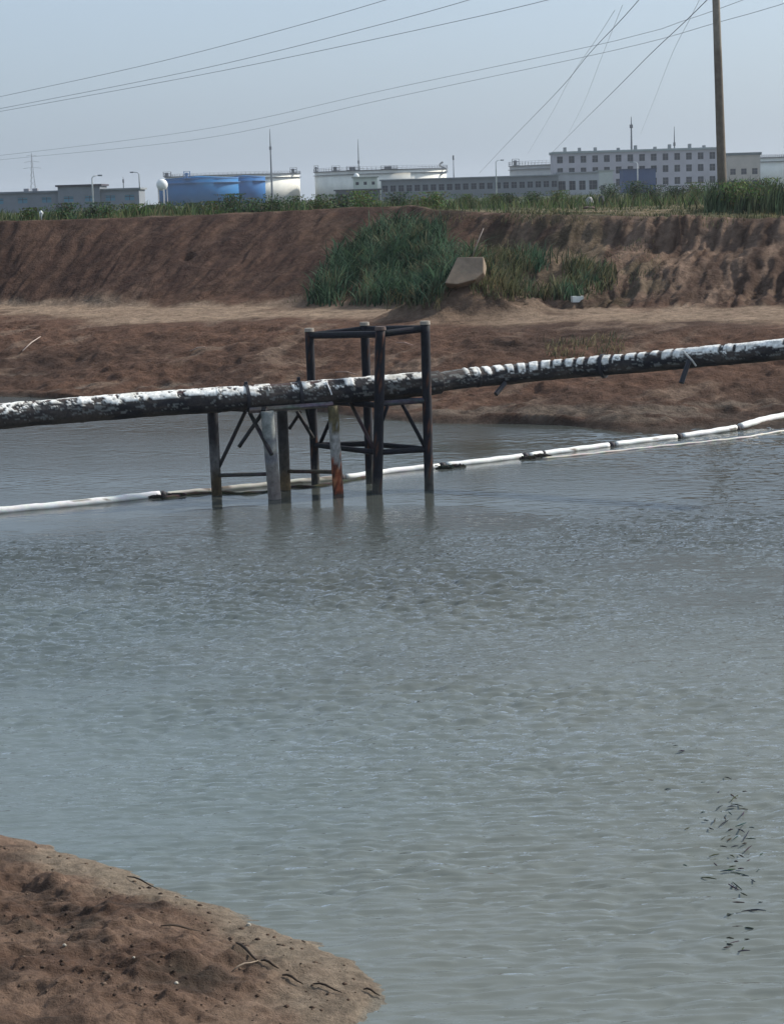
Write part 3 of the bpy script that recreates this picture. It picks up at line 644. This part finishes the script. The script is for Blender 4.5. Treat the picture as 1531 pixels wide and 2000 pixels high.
def shrub(px, Y, h, wd, col, label, dark=1.0):
    Y = Y+42 if 900 < px < 1390 else Y; wd = wd*1.35; h = h*1.25+.1 if h < .95 else h*.8; X = (px-765.5)/F*Y; z = float(H(np.array([X]), np.array([Y]))[0]); root = empty('shrub', (X, Y, z), label, 'shrub', 'shrubs along the top of the far bank')
    st = MB()
    tips = []
    for i in range(7):
        a = random.uniform(0, 6.28); r = random.uniform(.1, 1)*wd*.5; t = Vector((X+r*math.cos(a), Y+r*math.sin(a), z+h*random.uniform(.55, .95)))
        mid = Vector((X, Y, z)).lerp(t, .5)+Vector((random.uniform(-.05, .05), 0, .05)); st.tube([(X, Y, z-.05), mid, t], [.02, .014, .005], 5, (.10, .08, .05)); tips += [t, mid, mid.lerp(t, .5)]
    st.build('stem', M_WOOD, root)
    V = []; Fq = []; Cs = []
    for i in range(int(520*wd*h)+260):
        t = random.choice(tips); rr = .16*(.5+h); p = t+Vector((random.gauss(0, rr), random.gauss(0, rr), random.gauss(0, rr*.7)))
        if p.z < z+.03: p.z = z+random.uniform(.03, .2)
        u = Vector((random.gauss(0, 1), random.gauss(0, 1), random.gauss(0, 1))).normalized(); v = u.orthogonal().normalized(); s_ = random.uniform(.035, .075)
        p.z = min(p.z, z+h*1.02); b = len(V); V += [tuple(p-u*s_), tuple(p+v*s_*.5), tuple(p+u*s_), tuple(p-v*s_*.5)]; Fq.append((b, b+1, b+2, b+3))
        c = tuple(x*random.uniform(.6, 1.5)*dark for x in col); Cs += [c]*4
    mesh_np('foliage', V, Fq, M_LEAF, np.array(Cs), smooth=False, parent=root)
SHR = [(150,84,.55,.8,'under the raised grey building roof'),(208,86,.6,.7,'under the teal windows of the grey building'),(236,85,.5,.6,'at the right end of the grey building'),(345,88,.6,1.1,'below the left side of the blue tank'),(405,86,.5,.9,'below the middle of the blue tank'),(470,88,.75,1.2,'below the seam between the two blue tanks'),(505,86,.6,.9,'where the blue tank meets the white one'),(552,86,.75,.7,'below the sunlit white tank'),(598,88,.6,1.0,'in the gap between the two white tanks'),(645,87,.65,.8,'left of the low dark shed'),(735,86,.7,1.2,'below the small pale cabin'),(800,88,.65,1.1,'below the middle of the second white tank'),(865,86,.6,1.0,'below the round stair of the second tank'),(985,82,.5,1.0,'below the long grey shed'),(1055,80,.55,.9,'below the dark tank rim'),(1207,76,.75,.8,'right of the white hut'),(1250,75,.85,1.0,'in front of the blue shed'),(1330,74,.6,1.3,'below the last windows of the office block'),(1445,71,1.1,1.0,'right of the tall pole'),(1488,70,1.3,1.1,'furthest right on the far bank')]
SHR += [(285,87,.55,.9,'left of the blue tank beside the curved lamp'),(318,90,.5,.8,'under the white ball shaped tank'),(436,90,.55,.8,'below the right half of the wide blue tank'),(690,88,.6,.9,'right of the low dark shed end'),(925,84,.55,1.0,'just right of the middle tank'),(1015,82,.5,.8,'left of the dark tank rim'),(1105,80,.55,1.0,'left of the white hut'),(1290,75,.65,.9,'under the blue shed right corner'),(1375,74,.7,.9,'just left of the tall pole'),(90,86,.5,.8,'beside the white marker stand')]
for px, Y, h, wd, pos in SHR:
    big = 'tall' if h > 1 else ('bushy' if wd > .95 else 'small')
    shrub(px, Y, h, wd, random.choice([(.05, .08, .035), (.045, .07, .04), (.07, .10, .035)]), f'{big} green shrub on the bank crest {pos}', random.choice([.8, 1, 1.2]))

# ------------------------------------------------------------------ block, mound things, litter
c = hit(912, 556); Zb = c.z
blk = empty('concrete_block', (c.x, c.y, Zb), 'broken tan concrete block tilted on the earth mound below the reeds', 'concrete block')
def pxp(px, py, Y): return at(px, py, Y)
Y_ = c.y
f = [at(868,552,Y_-.5), at(895,556,Y_-.6), at(945,532,Y_-.35), at(944,499,Y_+.25), at(893,500,Y_+.25), at(880,524,Y_-.1)]
f = [at(868,553,Y_-.40), at(893,555,Y_-.45), at(928,546,Y_-.35), at(945,532,Y_-.22), at(944,501,Y_), at(893,502,Y_+.12)]
bk = [p+Vector((.12, .75, -.28)) for p in f]; n = len(f)
bm_ = MB().add([*f, *bk], [tuple(range(n))[::1], tuple(range(2*n-1, n-1, -1))]+[(i, i+n, (i+1) % n+n, (i+1) % n)[::1] for i in range(n)], (.24, .185, .135))
slab = bm_.build('slab', M_CONC, blk)
mod = slab.modifiers.new('bev', 'BEVEL'); mod.width = .03; mod.segments = 2
MB().tube([at(922,502,Y_+.1), at(932,474,Y_+.3), at(944,446,Y_+.6)], .014, 8, (.20, .17, .15)).build('bent_rod', M_CONC, blk, True)
c = hit(1127, 590)
lit = empty('foam_box', (c.x, c.y, c.z), 'small white foam box lying on the sandy bench, dark notch on top', 'foam box')
MB().box((c.x-.17, c.y-.1, c.z-.02), (c.x+.17, c.y+.12, c.z+.16), (.75, .78, .74), .2, c).build('box', M_FLOAT, lit)
MB().add([(c.x-.03, c.y-.08, c.z+.162), (c.x+.1, c.y-.08, c.z+.162), (c.x+.09, c.y+.08, c.z+.162), (c.x-.01, c.y+.07, c.z+.162), (c.x+.03, c.y, c.z+.22)], [(0,1,4),(1,2,4),(2,3,4),(3,0,4),(3,2,1,0)], (.02, .04, .02)).build('rag', M_WOOD, lit)
def rock(name, c, r, col, label, cat='stone', group=None, mat=None, sc=(1, 1, .7)):
    bm = bmesh.new(); bmesh.ops.create_icosphere(bm, subdivisions=2, radius=1); s0 = random.randint(0, 999)
    for v in bm.verts:
        q = v.co.copy(); d = 1+.45*float(vn(q.x*1.7+s0, q.y*1.7+q.z*1.3, s0))
        v.co = Vector((q.x*sc[0], q.y*sc[1], q.z*sc[2]))*r*d
    vs = [tuple(v.co+Vector(c)) for v in bm.verts]; fs = [tuple(v.index for v in f_.verts) for f_ in bm.faces]; bm.free()
    o = MB().add(vs, fs, col).build(name, mat or M_CONC); return tag(o, label, cat, group)
c = hit(1150, 392); rock('rubble_chunk', (c.x, c.y, c.z+.16), .26, (.40, .38, .37), 'pale grey rubble chunk on the crest in front of the white hut', 'rubble', sc=(.8, .7, 1.1))
c = hit(1174, 396); rock('rubble_chunk', (c.x, c.y, c.z+.28), .2, (.05, .055, .06), 'dark rubble chunk on the crest beside the pale one', 'rubble', sc=(.8, .7, 1.3))
c = hit(1150, 408); rock('rubble_chunk', (c.x, c.y, c.z+.04), .2, (.13, .09, .08), 'flat brown rubble slab lying below the pale chunk', 'rubble', sc=(1.3, .8, .4))
# marker on the left crest
X = (106-765.5)/F*84; z = float(H(np.array([X]), np.array([84.]))[0])
mk = empty('marker_stand', (X, 84, z), 'small white marker stand on splayed feet at the left crest', 'marker')
MB().cyl((X, 84), .07, .09, z+.28, z+.46, 10, (.75, .78, .78)).cyl((X, 84), .09, .03, z+.46, z+.55, 10, (.75, .78, .78)).build('head', M_FLOAT, mk)
for dx, dy in ((-.13, -.05), (.13, -.05), (0, .12)):
    MB().tube([(X, 84, z+.32), (X+dx, 84+dy, z-.02)], [.045, .06], 8, (.7, .73, .73)).build('leg', M_FLOAT, mk)
# sticks on the lower bank
for i, (a, b, r, col, lab) in enumerate((((45, 689), (80, 662), .02, (.36, .30, .26), 'pale straight stick on the lower bank at far left'),
        ((372, 690), (402, 682), .025, (.34, .26, .21), 'pale short stick on the lower bank above the left pipe'),
        ((775, 674), (806, 679), .022, (.42, .28, .22), 'pinkish stick on the bank seen inside the tall frame'),
        ((655, 733), (700, 738), .02, (.34, .25, .2), 'thin stick on the bank just above the pipe inside the frame'),
        ((690, 505), (712, 470), .016, (.2, .18, .14), 'thin grey stick standing in the reed thicket'))):
    A = hit(*a)+Vector((0, 0, .05)); B = hit(*b)+Vector((0, 0, .06)); md = A.lerp(B, .5)+Vector((0, 0, .04))
    tag(MB().tube([A, md, B], [r*.7, r, r*.6], 6, col).build('stick', M_WOOD, None, True), lab, 'stick', 'sticks on the far bank')
# near-bank twigs and pebbles
for a, b, r, lab in (((315, 1812), (392, 1822), .007, 'dark curved twig in the middle of the near mud bank'), ((462, 1845), (505, 1882), .010, 'thick dark twig, upper of the pair near the mud edge'), ((510, 1880), (545, 1895), .008, 'dark twig just right of the thick one'),
        ((552, 1908), (592, 1925), .008, 'dark twig lying on the pale wet mud'), ((612, 1925), (668, 1942), .007, 'long thin dark twig near the bottom mud edge'), ((710, 1936), (742, 1948), .007, 'dark twig, rightmost on the near mud bank'), ((455, 1900), (505, 1880), .006, 'thin pale twig between the dark ones'), ((250, 1715), (310, 1740), .006, 'fine twig along the water edge of the near bank'),
        ((732, 1893), (760, 1912), .006, 'fine twig floating off the tip of the mud bank')):
    A = hitn(*a)+Vector((0, 0, .012)); B = hitn(*b)+Vector((0, 0, .012)); md = A.lerp(B, .45)+Vector((0, 0, .018))
    col = (.30, .24, .18) if 'pale twig' in lab else (.045, .035, .028)
    tag(MB().tube([A, A.lerp(md, .5)+Vector((0, .008, .004)), md, md.lerp(B, .5)-Vector((0, .01, 0)), B], [r*.6, r, r*1.1, r*.8, r*.4], 7, col).build('twig', M_WOOD, None, True), lab, 'twig', 'twigs on the near bank')
for px, py, r, lab in ((127, 1848, .013, 'pale pebble on the near bank, leftmost'), (345, 1922, .014, 'white pebble in the dark patch at the bottom'), (486, 1808, .017, 'pale stone at the water edge, middle of the near bank'), (515, 1798, .012, 'smaller pale stone right beside the water'), (262, 1872, .010, 'small pale pebble below the curved twig')):
    c = hitn(px, py); rock('pebble', (c.x, c.y, c.z+.006), r, (.38, .35, .29), lab, 'pebble', 'pale pebbles on the near bank')
V = []; Fq = []; Cs = []
for i in range(900):
    px = random.uniform(-40, 740); py = random.uniform(1640, 2010); p = atz(px, py, .1); z_, d_ = HN(np.array([p.x]), np.array([p.y]))
    if d_[0] < .12 or random.random() > .35+1.6*(float(vn(p.x*1.5, p.y*1.5, 7))+.2): continue
    r = random.choice([.004, .005, .006, .008, .011, .016])*random.uniform(.8, 1.2); b = len(V)
    for q in ((1,0,0),(-1,0,0),(0,1,0),(0,-1,0),(0,0,1),(0,0,-1),(.6,.6,.6),(-.6,.6,.5)):
        V.append((p.x+q[0]*r*random.uniform(.8, 1.5), p.y+q[1]*r*random.uniform(.8, 1.4), z_[0]+q[2]*r*.8))
    Fq += [(b+a_, b+b_, b+c_) for a_, b_, c_ in ((0,6,4),(0,2,6),(2,4,6),(2,1,7),(7,1,4),(2,7,4),(1,3,4),(3,0,4),(2,0,5),(1,2,5),(3,1,5),(0,3,5))]
    c_ = random.choice([(.10, .066, .048), (.14, .10, .075), (.05, .035, .028), (.12, .085, .062)]); Cs += [c_]*8
tag(mesh_np('soil_crumbs', V, Fq, M_NEAR, np.array(Cs), smooth=False), 'loose brown soil crumbs scattered over the near mud bank', 'soil crumbs', kind='stuff')

# ------------------------------------------------------------------ utility pole and wires
def gz(X, Y): return float(H(np.array([X]), np.array([Y]))[0])
YP = 78.; b = at(1411, 400, YP); X0 = b.x; z0 = gz(X0, YP)
t = at(1399, 42, YP); t2 = b+(t-b)*1.35
pole = empty('utility_pole', (X0, YP, z0), 'tall concrete utility pole with weathered brown shaft at the right of the far bank', 'utility pole')
def pf(v, k):
    g = 1+.25*float(vn(k*.9, v.z*1.5, 3)); c = (.165, .14, .112) if v.z < z0+5.8 else (.25, .225, .185); return tuple(x*g for x in c)
bot = Vector((b.x+.01, YP, z0-.3)); pts = [bot.lerp(t2, i/30) for i in range(31)]
MB().tube(pts, [.185-.055*i/30 for i in range(31)], 20, colf=pf).build('shaft', M_CONC, pole, True)
pb = pts[0].lerp(pts[-1], .64); 
ca = t2-Vector((0, 0, .5)); MB().box((ca.x-1.5, ca.y-.06, ca.z-.06), (ca.x+1.5, ca.y+.06, ca.z+.06), (.3, .3, .3)).build('crossarm', M_STEEL, pole)
for dx in (-1.4, -.6, .6, 1.4):
    MB().cyl((ca.x+dx, ca.y), .05, .03, ca.z+.06, ca.z+.24, 10, (.5, .45, .4)).build('insulator', M_TANK, pole)
def wire(pts, r, label, group='overhead power lines'):
    P = [at(*p) for p in pts]; P = catmull(P, 2.5) if len(P) > 2 else P
    tag(MB().tube(P, r, 6, (.17, .19, .23)).build('power_line', M_WIRE, None, True), label, 'power line', group)
GP = 'overhead power lines'
wire([(-160,222,150),(33,182,135),(310,121,118),(610,42,102),(900,-45,92)], .0125, 'topmost sagging power line at the upper left')
wire([(-160,242,150),(33,206,137),(400,133,116),(765,42,97),(1000,-25,88)], .0125, 'second power line from the top at upper left')
wire([(-160,246,155),(33,212,140),(440,137,116),(890,42,95),(1150,-20,86)], .0125, 'third power line from the top at upper left, just under the second')
wire([(-160,318,170),(33,300,160),(400,252,138),(760,174,115),(1200,80,95),(1330,42,89),(1450,0,80),(1600,-60,74)], .0095, 'upper of the two long faint power lines running to the pole')
wire([(-160,326,172),(33,309,162),(400,270,140),(760,192,116),(1200,98,95),(1400,44,80),(1520,10,76),(1700,-50,72)], .0095, 'lower of the two long faint power lines running to the pole')
wire([(936,338,330),(1000,270,235),(1090,177,160),(1150,105,125),(1215,36,100),(1290,-50,82)], .017, 'steep dark power line, leftmost of those descending behind the second tank')
wire([(1030,300,330),(1075,225,240),(1115,150,170),(1165,75,125),(1200,20,100)], .010, 'faint steep power line right of the leftmost dark one')
wire([(1110,260,300),(1140,200,210),(1175,110,140),(1195,60,110),(1215,10,95)], .009, 'faint short steep power line between the two dark steep ones')
wire([(1072,304,330),(1130,245,230),(1200,176,150),(1265,110,115),(1335,44,92),(1385,-5,80)], .017, 'steep dark power line coming down to the left end of the office block roof')
wire([(1250,262,300),(1275,200,200),(1310,110,130),(1345,40,95),(1370,-10,82)], .009, 'faint steep power line nearest the pole')

# ------------------------------------------------------------------ industrial background
GZ = 4.3
def tank(px, r_px, top_py, Y, name, label, shell, rim, mesh_n=96, cat='storage tank', group=None, rimh=.9, platforms=(), cone=False):
    c = at(px, top_py, Y); R = r_px/F*Y; zt = c.z; cc = (c.x, Y+R)
    root = empty(name, (c.x, Y+R, GZ), label, cat, group)
    MB().cyl(cc, R, R, GZ-.5, zt, mesh_n, shell).build('shell', M_TANK, root, True)
    q = MB(); q.ring(cc, R, R+.7, zt-1.5, zt-1.35, mesh_n, rim); q.ring(cc, R+.02, R+.12, zt-.25, zt, mesh_n, rim); q.build('wind_girder', M_STEEL, root)
    q = MB()
    if rimh:
        for k in range(mesh_n):
            a = 2*math.pi*k/mesh_n; x, y = cc[0]+(R+.35)*math.cos(a), cc[1]+(R+.35)*math.sin(a)
            q.tube([(x, y, zt-.1), (x, y, zt+rimh)], .05, 5, rim)
        for hh in (.5, 1.0): q.ring(cc, R+.32, R+.38, zt+rimh*hh-.06, zt+rimh*hh, mesh_n, rim)
        q.ring(cc, R-.2, R+.6, zt-.12, zt+.02, mesh_n, rim)
        q.build('railing', M_STEEL, root)
    for ppx, w_, h_ in platforms:
        x = at(ppx, top_py, Y).x; dx = x-c.x; yy = Y+R-math.sqrt(max(R*R-dx*dx, 0))-.4
        q = MB(); q.box((x-w_/2, yy-.6, zt), (x+w_/2, yy+.9, zt+.25), rim)
        for sx in (-1, 1):
            for sy in (0, 1): q.tube([(x+sx*w_/2, yy-.6+1.5*sy, zt), (x+sx*w_/2, yy-.6+1.5*sy, zt+h_)], .08, 5, rim)
        q.box((x-w_/2, yy-.62, zt+h_*.55), (x+w_/2, yy-.58, zt+h_*.66), rim); q.box((x-w_/2, yy-.62, zt+h_*.95), (x+w_/2, yy-.58, zt+h_), rim)
        q.box((x-w_*.3, yy-.3, zt+.25), (x+w_*.15, yy+.3, zt+h_*.8), rim)
        q.build('platform', M_STEEL, root)
    if cone:
        MB().cyl(cc, R*.99, .3, zt+.01, zt+cone, mesh_n, shell).build('roof', M_TANK, root, True)
    return root, cc, R, zt
RIM = (.085, .095, .115); WH = (.80, .79, .72)
GT = 'large white storage tanks in the distance'
tank(445, 133, 341, 800, 'storage_tank', 'large white oil tank sunlit at its right side behind the blue tanks', WH, RIM, group=GT, platforms=((570, 2.5, 2.2), (318, 3, 2)))
tk = tank(743, 131, 331, 790, 'storage_tank', 'large pale tank with dark rim in the middle, sunlit at its right end', WH, RIM, group=GT, rimh=1.3, platforms=((615, 1.5, 2.5), (655, 3, 2), (690, 5, 1.6), (760, 6, 1.4)))
_, cc, R, zt = tk
a = at(868, 322, 790); q = MB()
q.tube([(a.x+1.4*math.cos(i*.52), 790+R*.6+1.4*math.sin(i*.52), zt-5+i*.35) for i in range(22)], .35, 6, (.22, .24, .25))
q.build('spiral_stair', M_STEEL, tk[0])
tank(1135, 130, 319, 780, 'storage_tank', 'dark rimmed tank mostly hidden behind the left end of the office block', (.42, .42, .41), RIM, group=GT, rimh=1.6, platforms=((1012, 2.5, 2.6),))
tank(1532, 54, 306, 700, 'storage_tank', 'white tank at the right edge beyond the office wing', WH, RIM, group=GT, rimh=.9)
BLU = (.012, .135, .33)
tank(381, 78, 348, 650, 'blue_tank', 'wide bright blue cylindrical tank in front of the left white tank', BLU, (.10, .22, .45), group='blue tanks', rimh=0, cone=.8, platforms=((366, 1.8, 2.2),))
tank(474, 41, 345, 690, 'blue_tank', 'narrower blue tank tucked behind the right side of the wide one', (.012, .12, .33), (.10, .22, .45), group='blue tanks', rimh=0, cone=.5)
c = at(317, 361, 630); root = empty('ball_tank', (c.x, 630, GZ), 'small white ball shaped tank at the left end of the blue tank', 'tank')
bm = bmesh.new(); bmesh.ops.create_uvsphere(bm, u_segments=24, v_segments=14, radius=1.75)
MB().add([tuple(v.co+c) for v in bm.verts], [tuple(v.index for v in f_.verts) for f_ in bm.faces], (.75, .76, .74)).build('ball', M_TANK, root, True); bm.free()
for k in range(5):
    a = 2*math.pi*k/5; MB().tube([(c.x+1.5*math.cos(a), 630+1.5*math.sin(a), GZ-.3), (c.x+1.4*math.cos(a), 630+1.4*math.sin(a), c.z)], .12, 6, (.5, .5, .5)).build('leg', M_STEEL, root)

def facade(root, x0, x1, y, z0, z1, depth, cols, rows, ww, wh, wall, pane=M_GLASS, skip=(), roofc=(.3, .33, .34), roofh=.5, frame=(.10, .11, .13)):
    q = MB(); xs_ = [x0+(x1-x0)*(i+.5)/cols for i in range(cols)]
    cuts = [x0]
    for x in xs_: cuts += [x-ww/2, x+ww/2]
    cuts.append(x1)
    for i in range(0, len(cuts)-1, 2): q.box((cuts[i], y, z0), (cuts[i+1], y+.35, z1), wall)
    zc = [z0]
    for r in rows: zc += [r-wh/2, r+wh/2]
    zc.append(z1)
    for i in range(cols):
        for j in range(0, len(zc)-1, 2): q.box((cuts[2*i+1], y+.003, zc[j]), (cuts[2*i+2], y+.347, zc[j+1]), wall)
    q.box((x0, y+.35, z0), (x0+.3, y+depth, z1), wall); q.box((x1-.3, y+.35, z0), (x1, y+depth, z1), wall)
    q.box((x0+.3, y+depth-.3, z0), (x1-.3, y+depth, z1), wall)
    q.build('wall', M_WALL, root)
    MB().box((x0-.35, y-.35, z1), (x1+.35, y+depth+.35, z1+roofh), roofc).build('roof', M_WALL, root)
    for i, x in enumerate(xs_):
        for j, r in enumerate(rows):
            if (i, j) in skip: continue
            g = MB().box((x-ww/2-.01, y+.16, r-wh/2-.01), (x+ww/2+.01, y+.22, r+wh/2+.01)).build('window', pane, root)
            f_ = MB(); f_.box((x-.05, y+.10, r-wh/2), (x+.05, y+.15, r+wh/2), frame); f_.box((x-ww/2, y+.101, r+.1), (x+ww/2, y+.149, r+.2), frame); f_.build('frame', M_WALL, g)
# office block
Y = 550.; xa = at(1082, 340, Y).x; xb = at(1402, 340, Y).x; zt = at(1240, 296, Y).z; sp = (xb-xa)/14.5
ob = empty('office_block', ((xa+xb)/2, Y, GZ), 'long grey three storey office block with rows of dark windows left of the pole', 'building')
rows = [at(1240, y_, Y).z for y_ in (355, 331, 308)]
facade(ob, xa, xb, Y, GZ-.5, zt, 12, 14, rows, 1.5, 1.8, (.46, .43, .46), roofc=(.33, .37, .37), roofh=.55)
for k in range(9):
    x = xa+(xb-xa)*(.06+.11*k+random.uniform(-.03, .03)); MB().box((x-.4, Y+1.5, zt+.55), (x+.4, Y+2.5, zt+.55+random.choice([.6, .9, 1.1])), (.25, .27, .28)).build('vent', M_WALL, ob)
x0_ = at(1420, 340, 570.).x; x1_ = at(1484, 340, 570.).x; zw = at(1450, 303, 570.).z
ow = empty('office_wing', ((x0_+x1_)/2, 570, GZ), 'tan grey office wing with dark roof edge right of the tall pole', 'building')
facade(ow, x0_, x1_, 570., GZ-.5, zw, 12, 3, [at(1450, y_, 570.).z for y_ in (358, 335)], 1.5, 1.6, (.42, .39, .35), roofc=(.12, .15, .16), roofh=.7)
# blue shed in front
def shed(name, pa, pb, ptop, Y, col, label, cat, roofc=None, depth=8, cols=0, rowpy=None, ww=2, wh=1.4, group=None, winmat=None):
    x0 = at(pa, 360, Y).x; x1 = at(pb, 360, Y).x; zt = at((pa+pb)/2, ptop, Y).z
    root = empty(name, ((x0+x1)/2, Y, GZ), label, cat, group); roofc = roofc or tuple(c_*.6 for c_ in col)
    if cols: facade(root, x0, x1, Y, GZ-.5, zt, depth, cols, [at((pa+pb)/2, rowpy, Y).z], ww, wh, col, roofc=roofc, roofh=.25, pane=winmat or M_GLASS)
    else:
        q = MB().box((x0, Y, GZ-.5), (x1, Y+depth, zt), col)
        n_ = max(2, int((x1-x0)/1.2))
        for i in range(1, n_): x = x0+(x1-x0)*i/n_; q.box((x-.06, Y-.06, GZ), (x+.06, Y-.003, zt-.1), col)
        q.build('wall', M_WALL, root)
        MB().box((x0-.25, Y-.25, zt), (x1+.25, Y+depth+.25, zt+.22), roofc).build('roof', M_WALL, root)
    return root, x0, x1, zt
s_ = shed('blue_shed', 1217, 1280, 331, 500, (.045, .085, .19), 'dark blue corrugated shed in front of the office block', 'shed')
x0, x1, zt = s_[1:]; xm = (x0+x1)/2
MB().box((xm-1.2, 499.85, GZ), (xm+1.6, 499.92, GZ+2.8), (.03, .055, .13)).build('door', M_WALL, s_[0])
s_ = shed('white_hut', 1168, 1197, 334, 470, (.46, .49, .46), 'pale windowless hut left of the blue shed', 'hut', depth=4)
MB().box((s_[1]+.5, 469.85, GZ), (s_[1]+1.5, 469.92, GZ+2.1), (.12, .13, .13)).build('door', M_WALL, s_[0])
shed('long_shed', 744, 1090, 348, 450, (.20, .215, .23), 'long low grey shed with dark openings running across the middle', 'shed', roofc=(.24, .26, .28), cols=22, rowpy=364, ww=1.15, wh=1.3)
shed('grey_annex', 1088, 1166, 338, 455, (.40, .41, .43), 'light grey annex below the left end of the office block', 'annex', roofc=(.32, .33, .35), cols=4, rowpy=362, ww=3, wh=2.0)
shed('low_shed', 655, 742, 372, 400, (.14, .15, .17), 'low dark grey shed in front of the middle tank', 'shed', cols=5, rowpy=381, ww=1, wh=.6)
s_ = shed('pale_cabin', 690, 737, 347, 470, (.52, .56, .50), 'pale green cabin with a white ball on its roof in front of the middle tank', 'cabin', depth=5, cols=3, rowpy=358, ww=.7, wh=.7)
c = at(696, 344, 471); bm = bmesh.new(); bmesh.ops.create_uvsphere(bm, u_segments=16, v_segments=10, radius=.62)
MB().add([tuple(v.co+Vector((c.x, 472, s_[3]+.45))) for v in bm.verts], [tuple(v.index for v in f_.verts) for f_ in bm.faces], (.75, .76, .74)).build('dome', M_TANK, s_[0], True); bm.free()
TEAL = bpy.data.materials.new('teal_glass'); TEAL.use_nodes = True; TEAL.node_tree.nodes['Principled BSDF'].inputs['Base Color'].default_value = (.10, .25, .34, 1); TEAL.node_tree.nodes['Principled BSDF'].inputs['Roughness'].default_value = .3
Y = 350.; root = empty('grey_building', (at(150, 380, Y).x, Y, GZ), 'low grey building with raised dark edged middle and teal windows at far left', 'building')
xA, xB, xC, xD = (at(p, 380, Y).x for p in (-120, 115, 197, 272))
zl = at(60, 377, Y).z; zm = at(155, 364, Y).z; zr = at(235, 371, Y).z
for (x0, x1, zt, n_, rc, yy) in ((xA, xB-.02, zl, 5, (.20, .22, .25), Y), (xB, xC, zm, 2, (.07, .065, .08), Y-.6), (xC+.02, xD, zr, 2, (.22, .24, .25), Y)):
    facade(root, x0, x1, yy, GZ-.5, zt, 9, n_, [GZ+2.05], 1.6, .9, (.215, .235, .26), roofc=rc, roofh=.3, pane=TEAL)
MB().box((at(45, 374, Y).x, Y+1, zl+.3), (at(55, 374, Y).x, Y+2, zl+.75), (.25, .25, .27)).build('vent', M_WALL, root)
MB().box((at(62, 374, Y).x, Y+1, zl+.3), (at(72, 374, Y).x, Y+2, zl+.75), (.25, .25, .27)).build('vent', M_WALL, root)

def mast(px, py, Y, label, r=.28, ball=.5):
    t_ = at(px, py, Y); root = empty('lightning_mast', (t_.x, Y, GZ), label, 'mast', 'thin masts in the distance')
    h_ = t_.z-GZ; MB().tube([(t_.x, Y, GZ-.3), (t_.x, Y, GZ+h_*.55), (t_.x, Y, GZ+h_*.8), (t_.x, Y, GZ+h_)], [r*1.5, r, r*.75, r*.3], 8, (.17, .19, .21)).build('shaft', M_STEEL, root)
    MB().cyl((t_.x, Y), r*1.6, r*1.6, GZ+h_*ball, GZ+h_*ball+1.2, 8, (.12, .13, .15)).build('collar', M_STEEL, root)
mast(527, 252, 790, 'tall thin mast rising above the left white tank', .3, .72)
mast(699, 272, 800, 'thin mast rising above the middle tank', .26, .6)
mast(1232, 228, 700, 'tall thin mast rising above the office block roof', .36, .85)
mast(1316, 247, 720, 'shorter thin mast above the right half of the office block', .26, .7)
mast(241, 345, 700, 'short thin mast right of the grey building', .18, .8)
mast(885, 304, 560, 'thin mast just right of the middle tank', .14, .9)
def lamp(px, py, Y, label, arm=-1, col=(.55, .57, .57), r=.13):
    t_ = at(px, py, Y); root = empty('street_lamp', (t_.x, Y, GZ), label, 'street lamp', 'street lamps in the distance')
    MB().tube([(t_.x, Y, GZ-.3), (t_.x, Y, t_.z-.4), (t_.x+arm*.25, Y, t_.z-.1), (t_.x+arm*.9, Y, t_.z)], [r*1.2, r*.8, r*.6, r*.5], 8, col).build('post', M_STEEL, root, True)
    MB().box((t_.x+arm*1.3-.35, Y-.15, t_.z-.12), (t_.x+arm*1.3+.35, Y+.15, t_.z+.1), (.2, .22, .24)).build('lamp_head', M_STEEL, root)
lamp(180, 343, 330, 'pale street lamp in front of the grey building', 1, (.62, .64, .64))
lamp(272, 336, 380, 'grey curved street lamp left of the blue tank', -1, (.33, .36, .38))
lamp(968, 313, 430, 'white street lamp standing before the long grey shed', 1, (.62, .66, .66))
lamp(1244, 316, 450, 'white street lamp in front of the blue shed', -1, (.62, .64, .66))
# far lattice pylon
def pylon(px, py, Y, w0=2.6):
    t_ = at(px, py, Y); root = empty('lattice_pylon', (t_.x, Y, GZ), 'faint lattice power pylon far away at the left edge', 'pylon'); h_ = t_.z-GZ; q = MB()
    for sx in (-1, 1):
        for sy in (-1, 1): q.tube([(t_.x+sx*w0, Y+sy*w0, GZ-.4), (t_.x+sx*.5, Y+sy*.5, GZ+h_*.7), (t_.x, Y, GZ+h_)], .13, 5, (.3, .32, .34))
    for k in range(9):
        f0 = k/10; f1 = (k+1)/10; a = w0*(1-f0)+.3; b_ = w0*(1-f1)+.3
        for sx in (-1, 1): q.tube([(t_.x+sx*a, Y-a, GZ+h_*f0), (t_.x-sx*b_, Y-b_, GZ+h_*f1)], .09, 4, (.3, .32, .34))
    q.build('tower', M_STEEL, root)
    for f0, wd in ((.72, 6), (.83, 5), (.94, 3.5)):
        MB().tube([(t_.x-wd, Y, GZ+h_*f0), (t_.x, Y, GZ+h_*f0+.7), (t_.x+wd, Y, GZ+h_*f0)], .12, 5, (.3, .32, .34)).build('crossarm', M_STEEL, root)
pylon(62, 298, 1400)

# ------------------------------------------------------------------ haze
hz = MB().box((-3100, -70, -3), (3100, 4900, 60)).build('haze', M_WALL)
hm = bpy.data.materials.new('haze_air'); hm.use_nodes = True; t = hm.node_tree; t.nodes.remove(t.nodes['Principled BSDF'])
pv = t.nodes.new('ShaderNodeVolumePrincipled'); pv.inputs['Density'].default_value = .00016; pv.inputs['Color'].default_value = (.86, .92, 1, 1); pv.inputs['Anisotropy'].default_value = .3
t.links.new(pv.outputs[0], t.nodes['Material Output'].inputs['Volume'])
hz.data.materials.clear(); hz.data.materials.append(hm); tag(hz, kind='stuff')
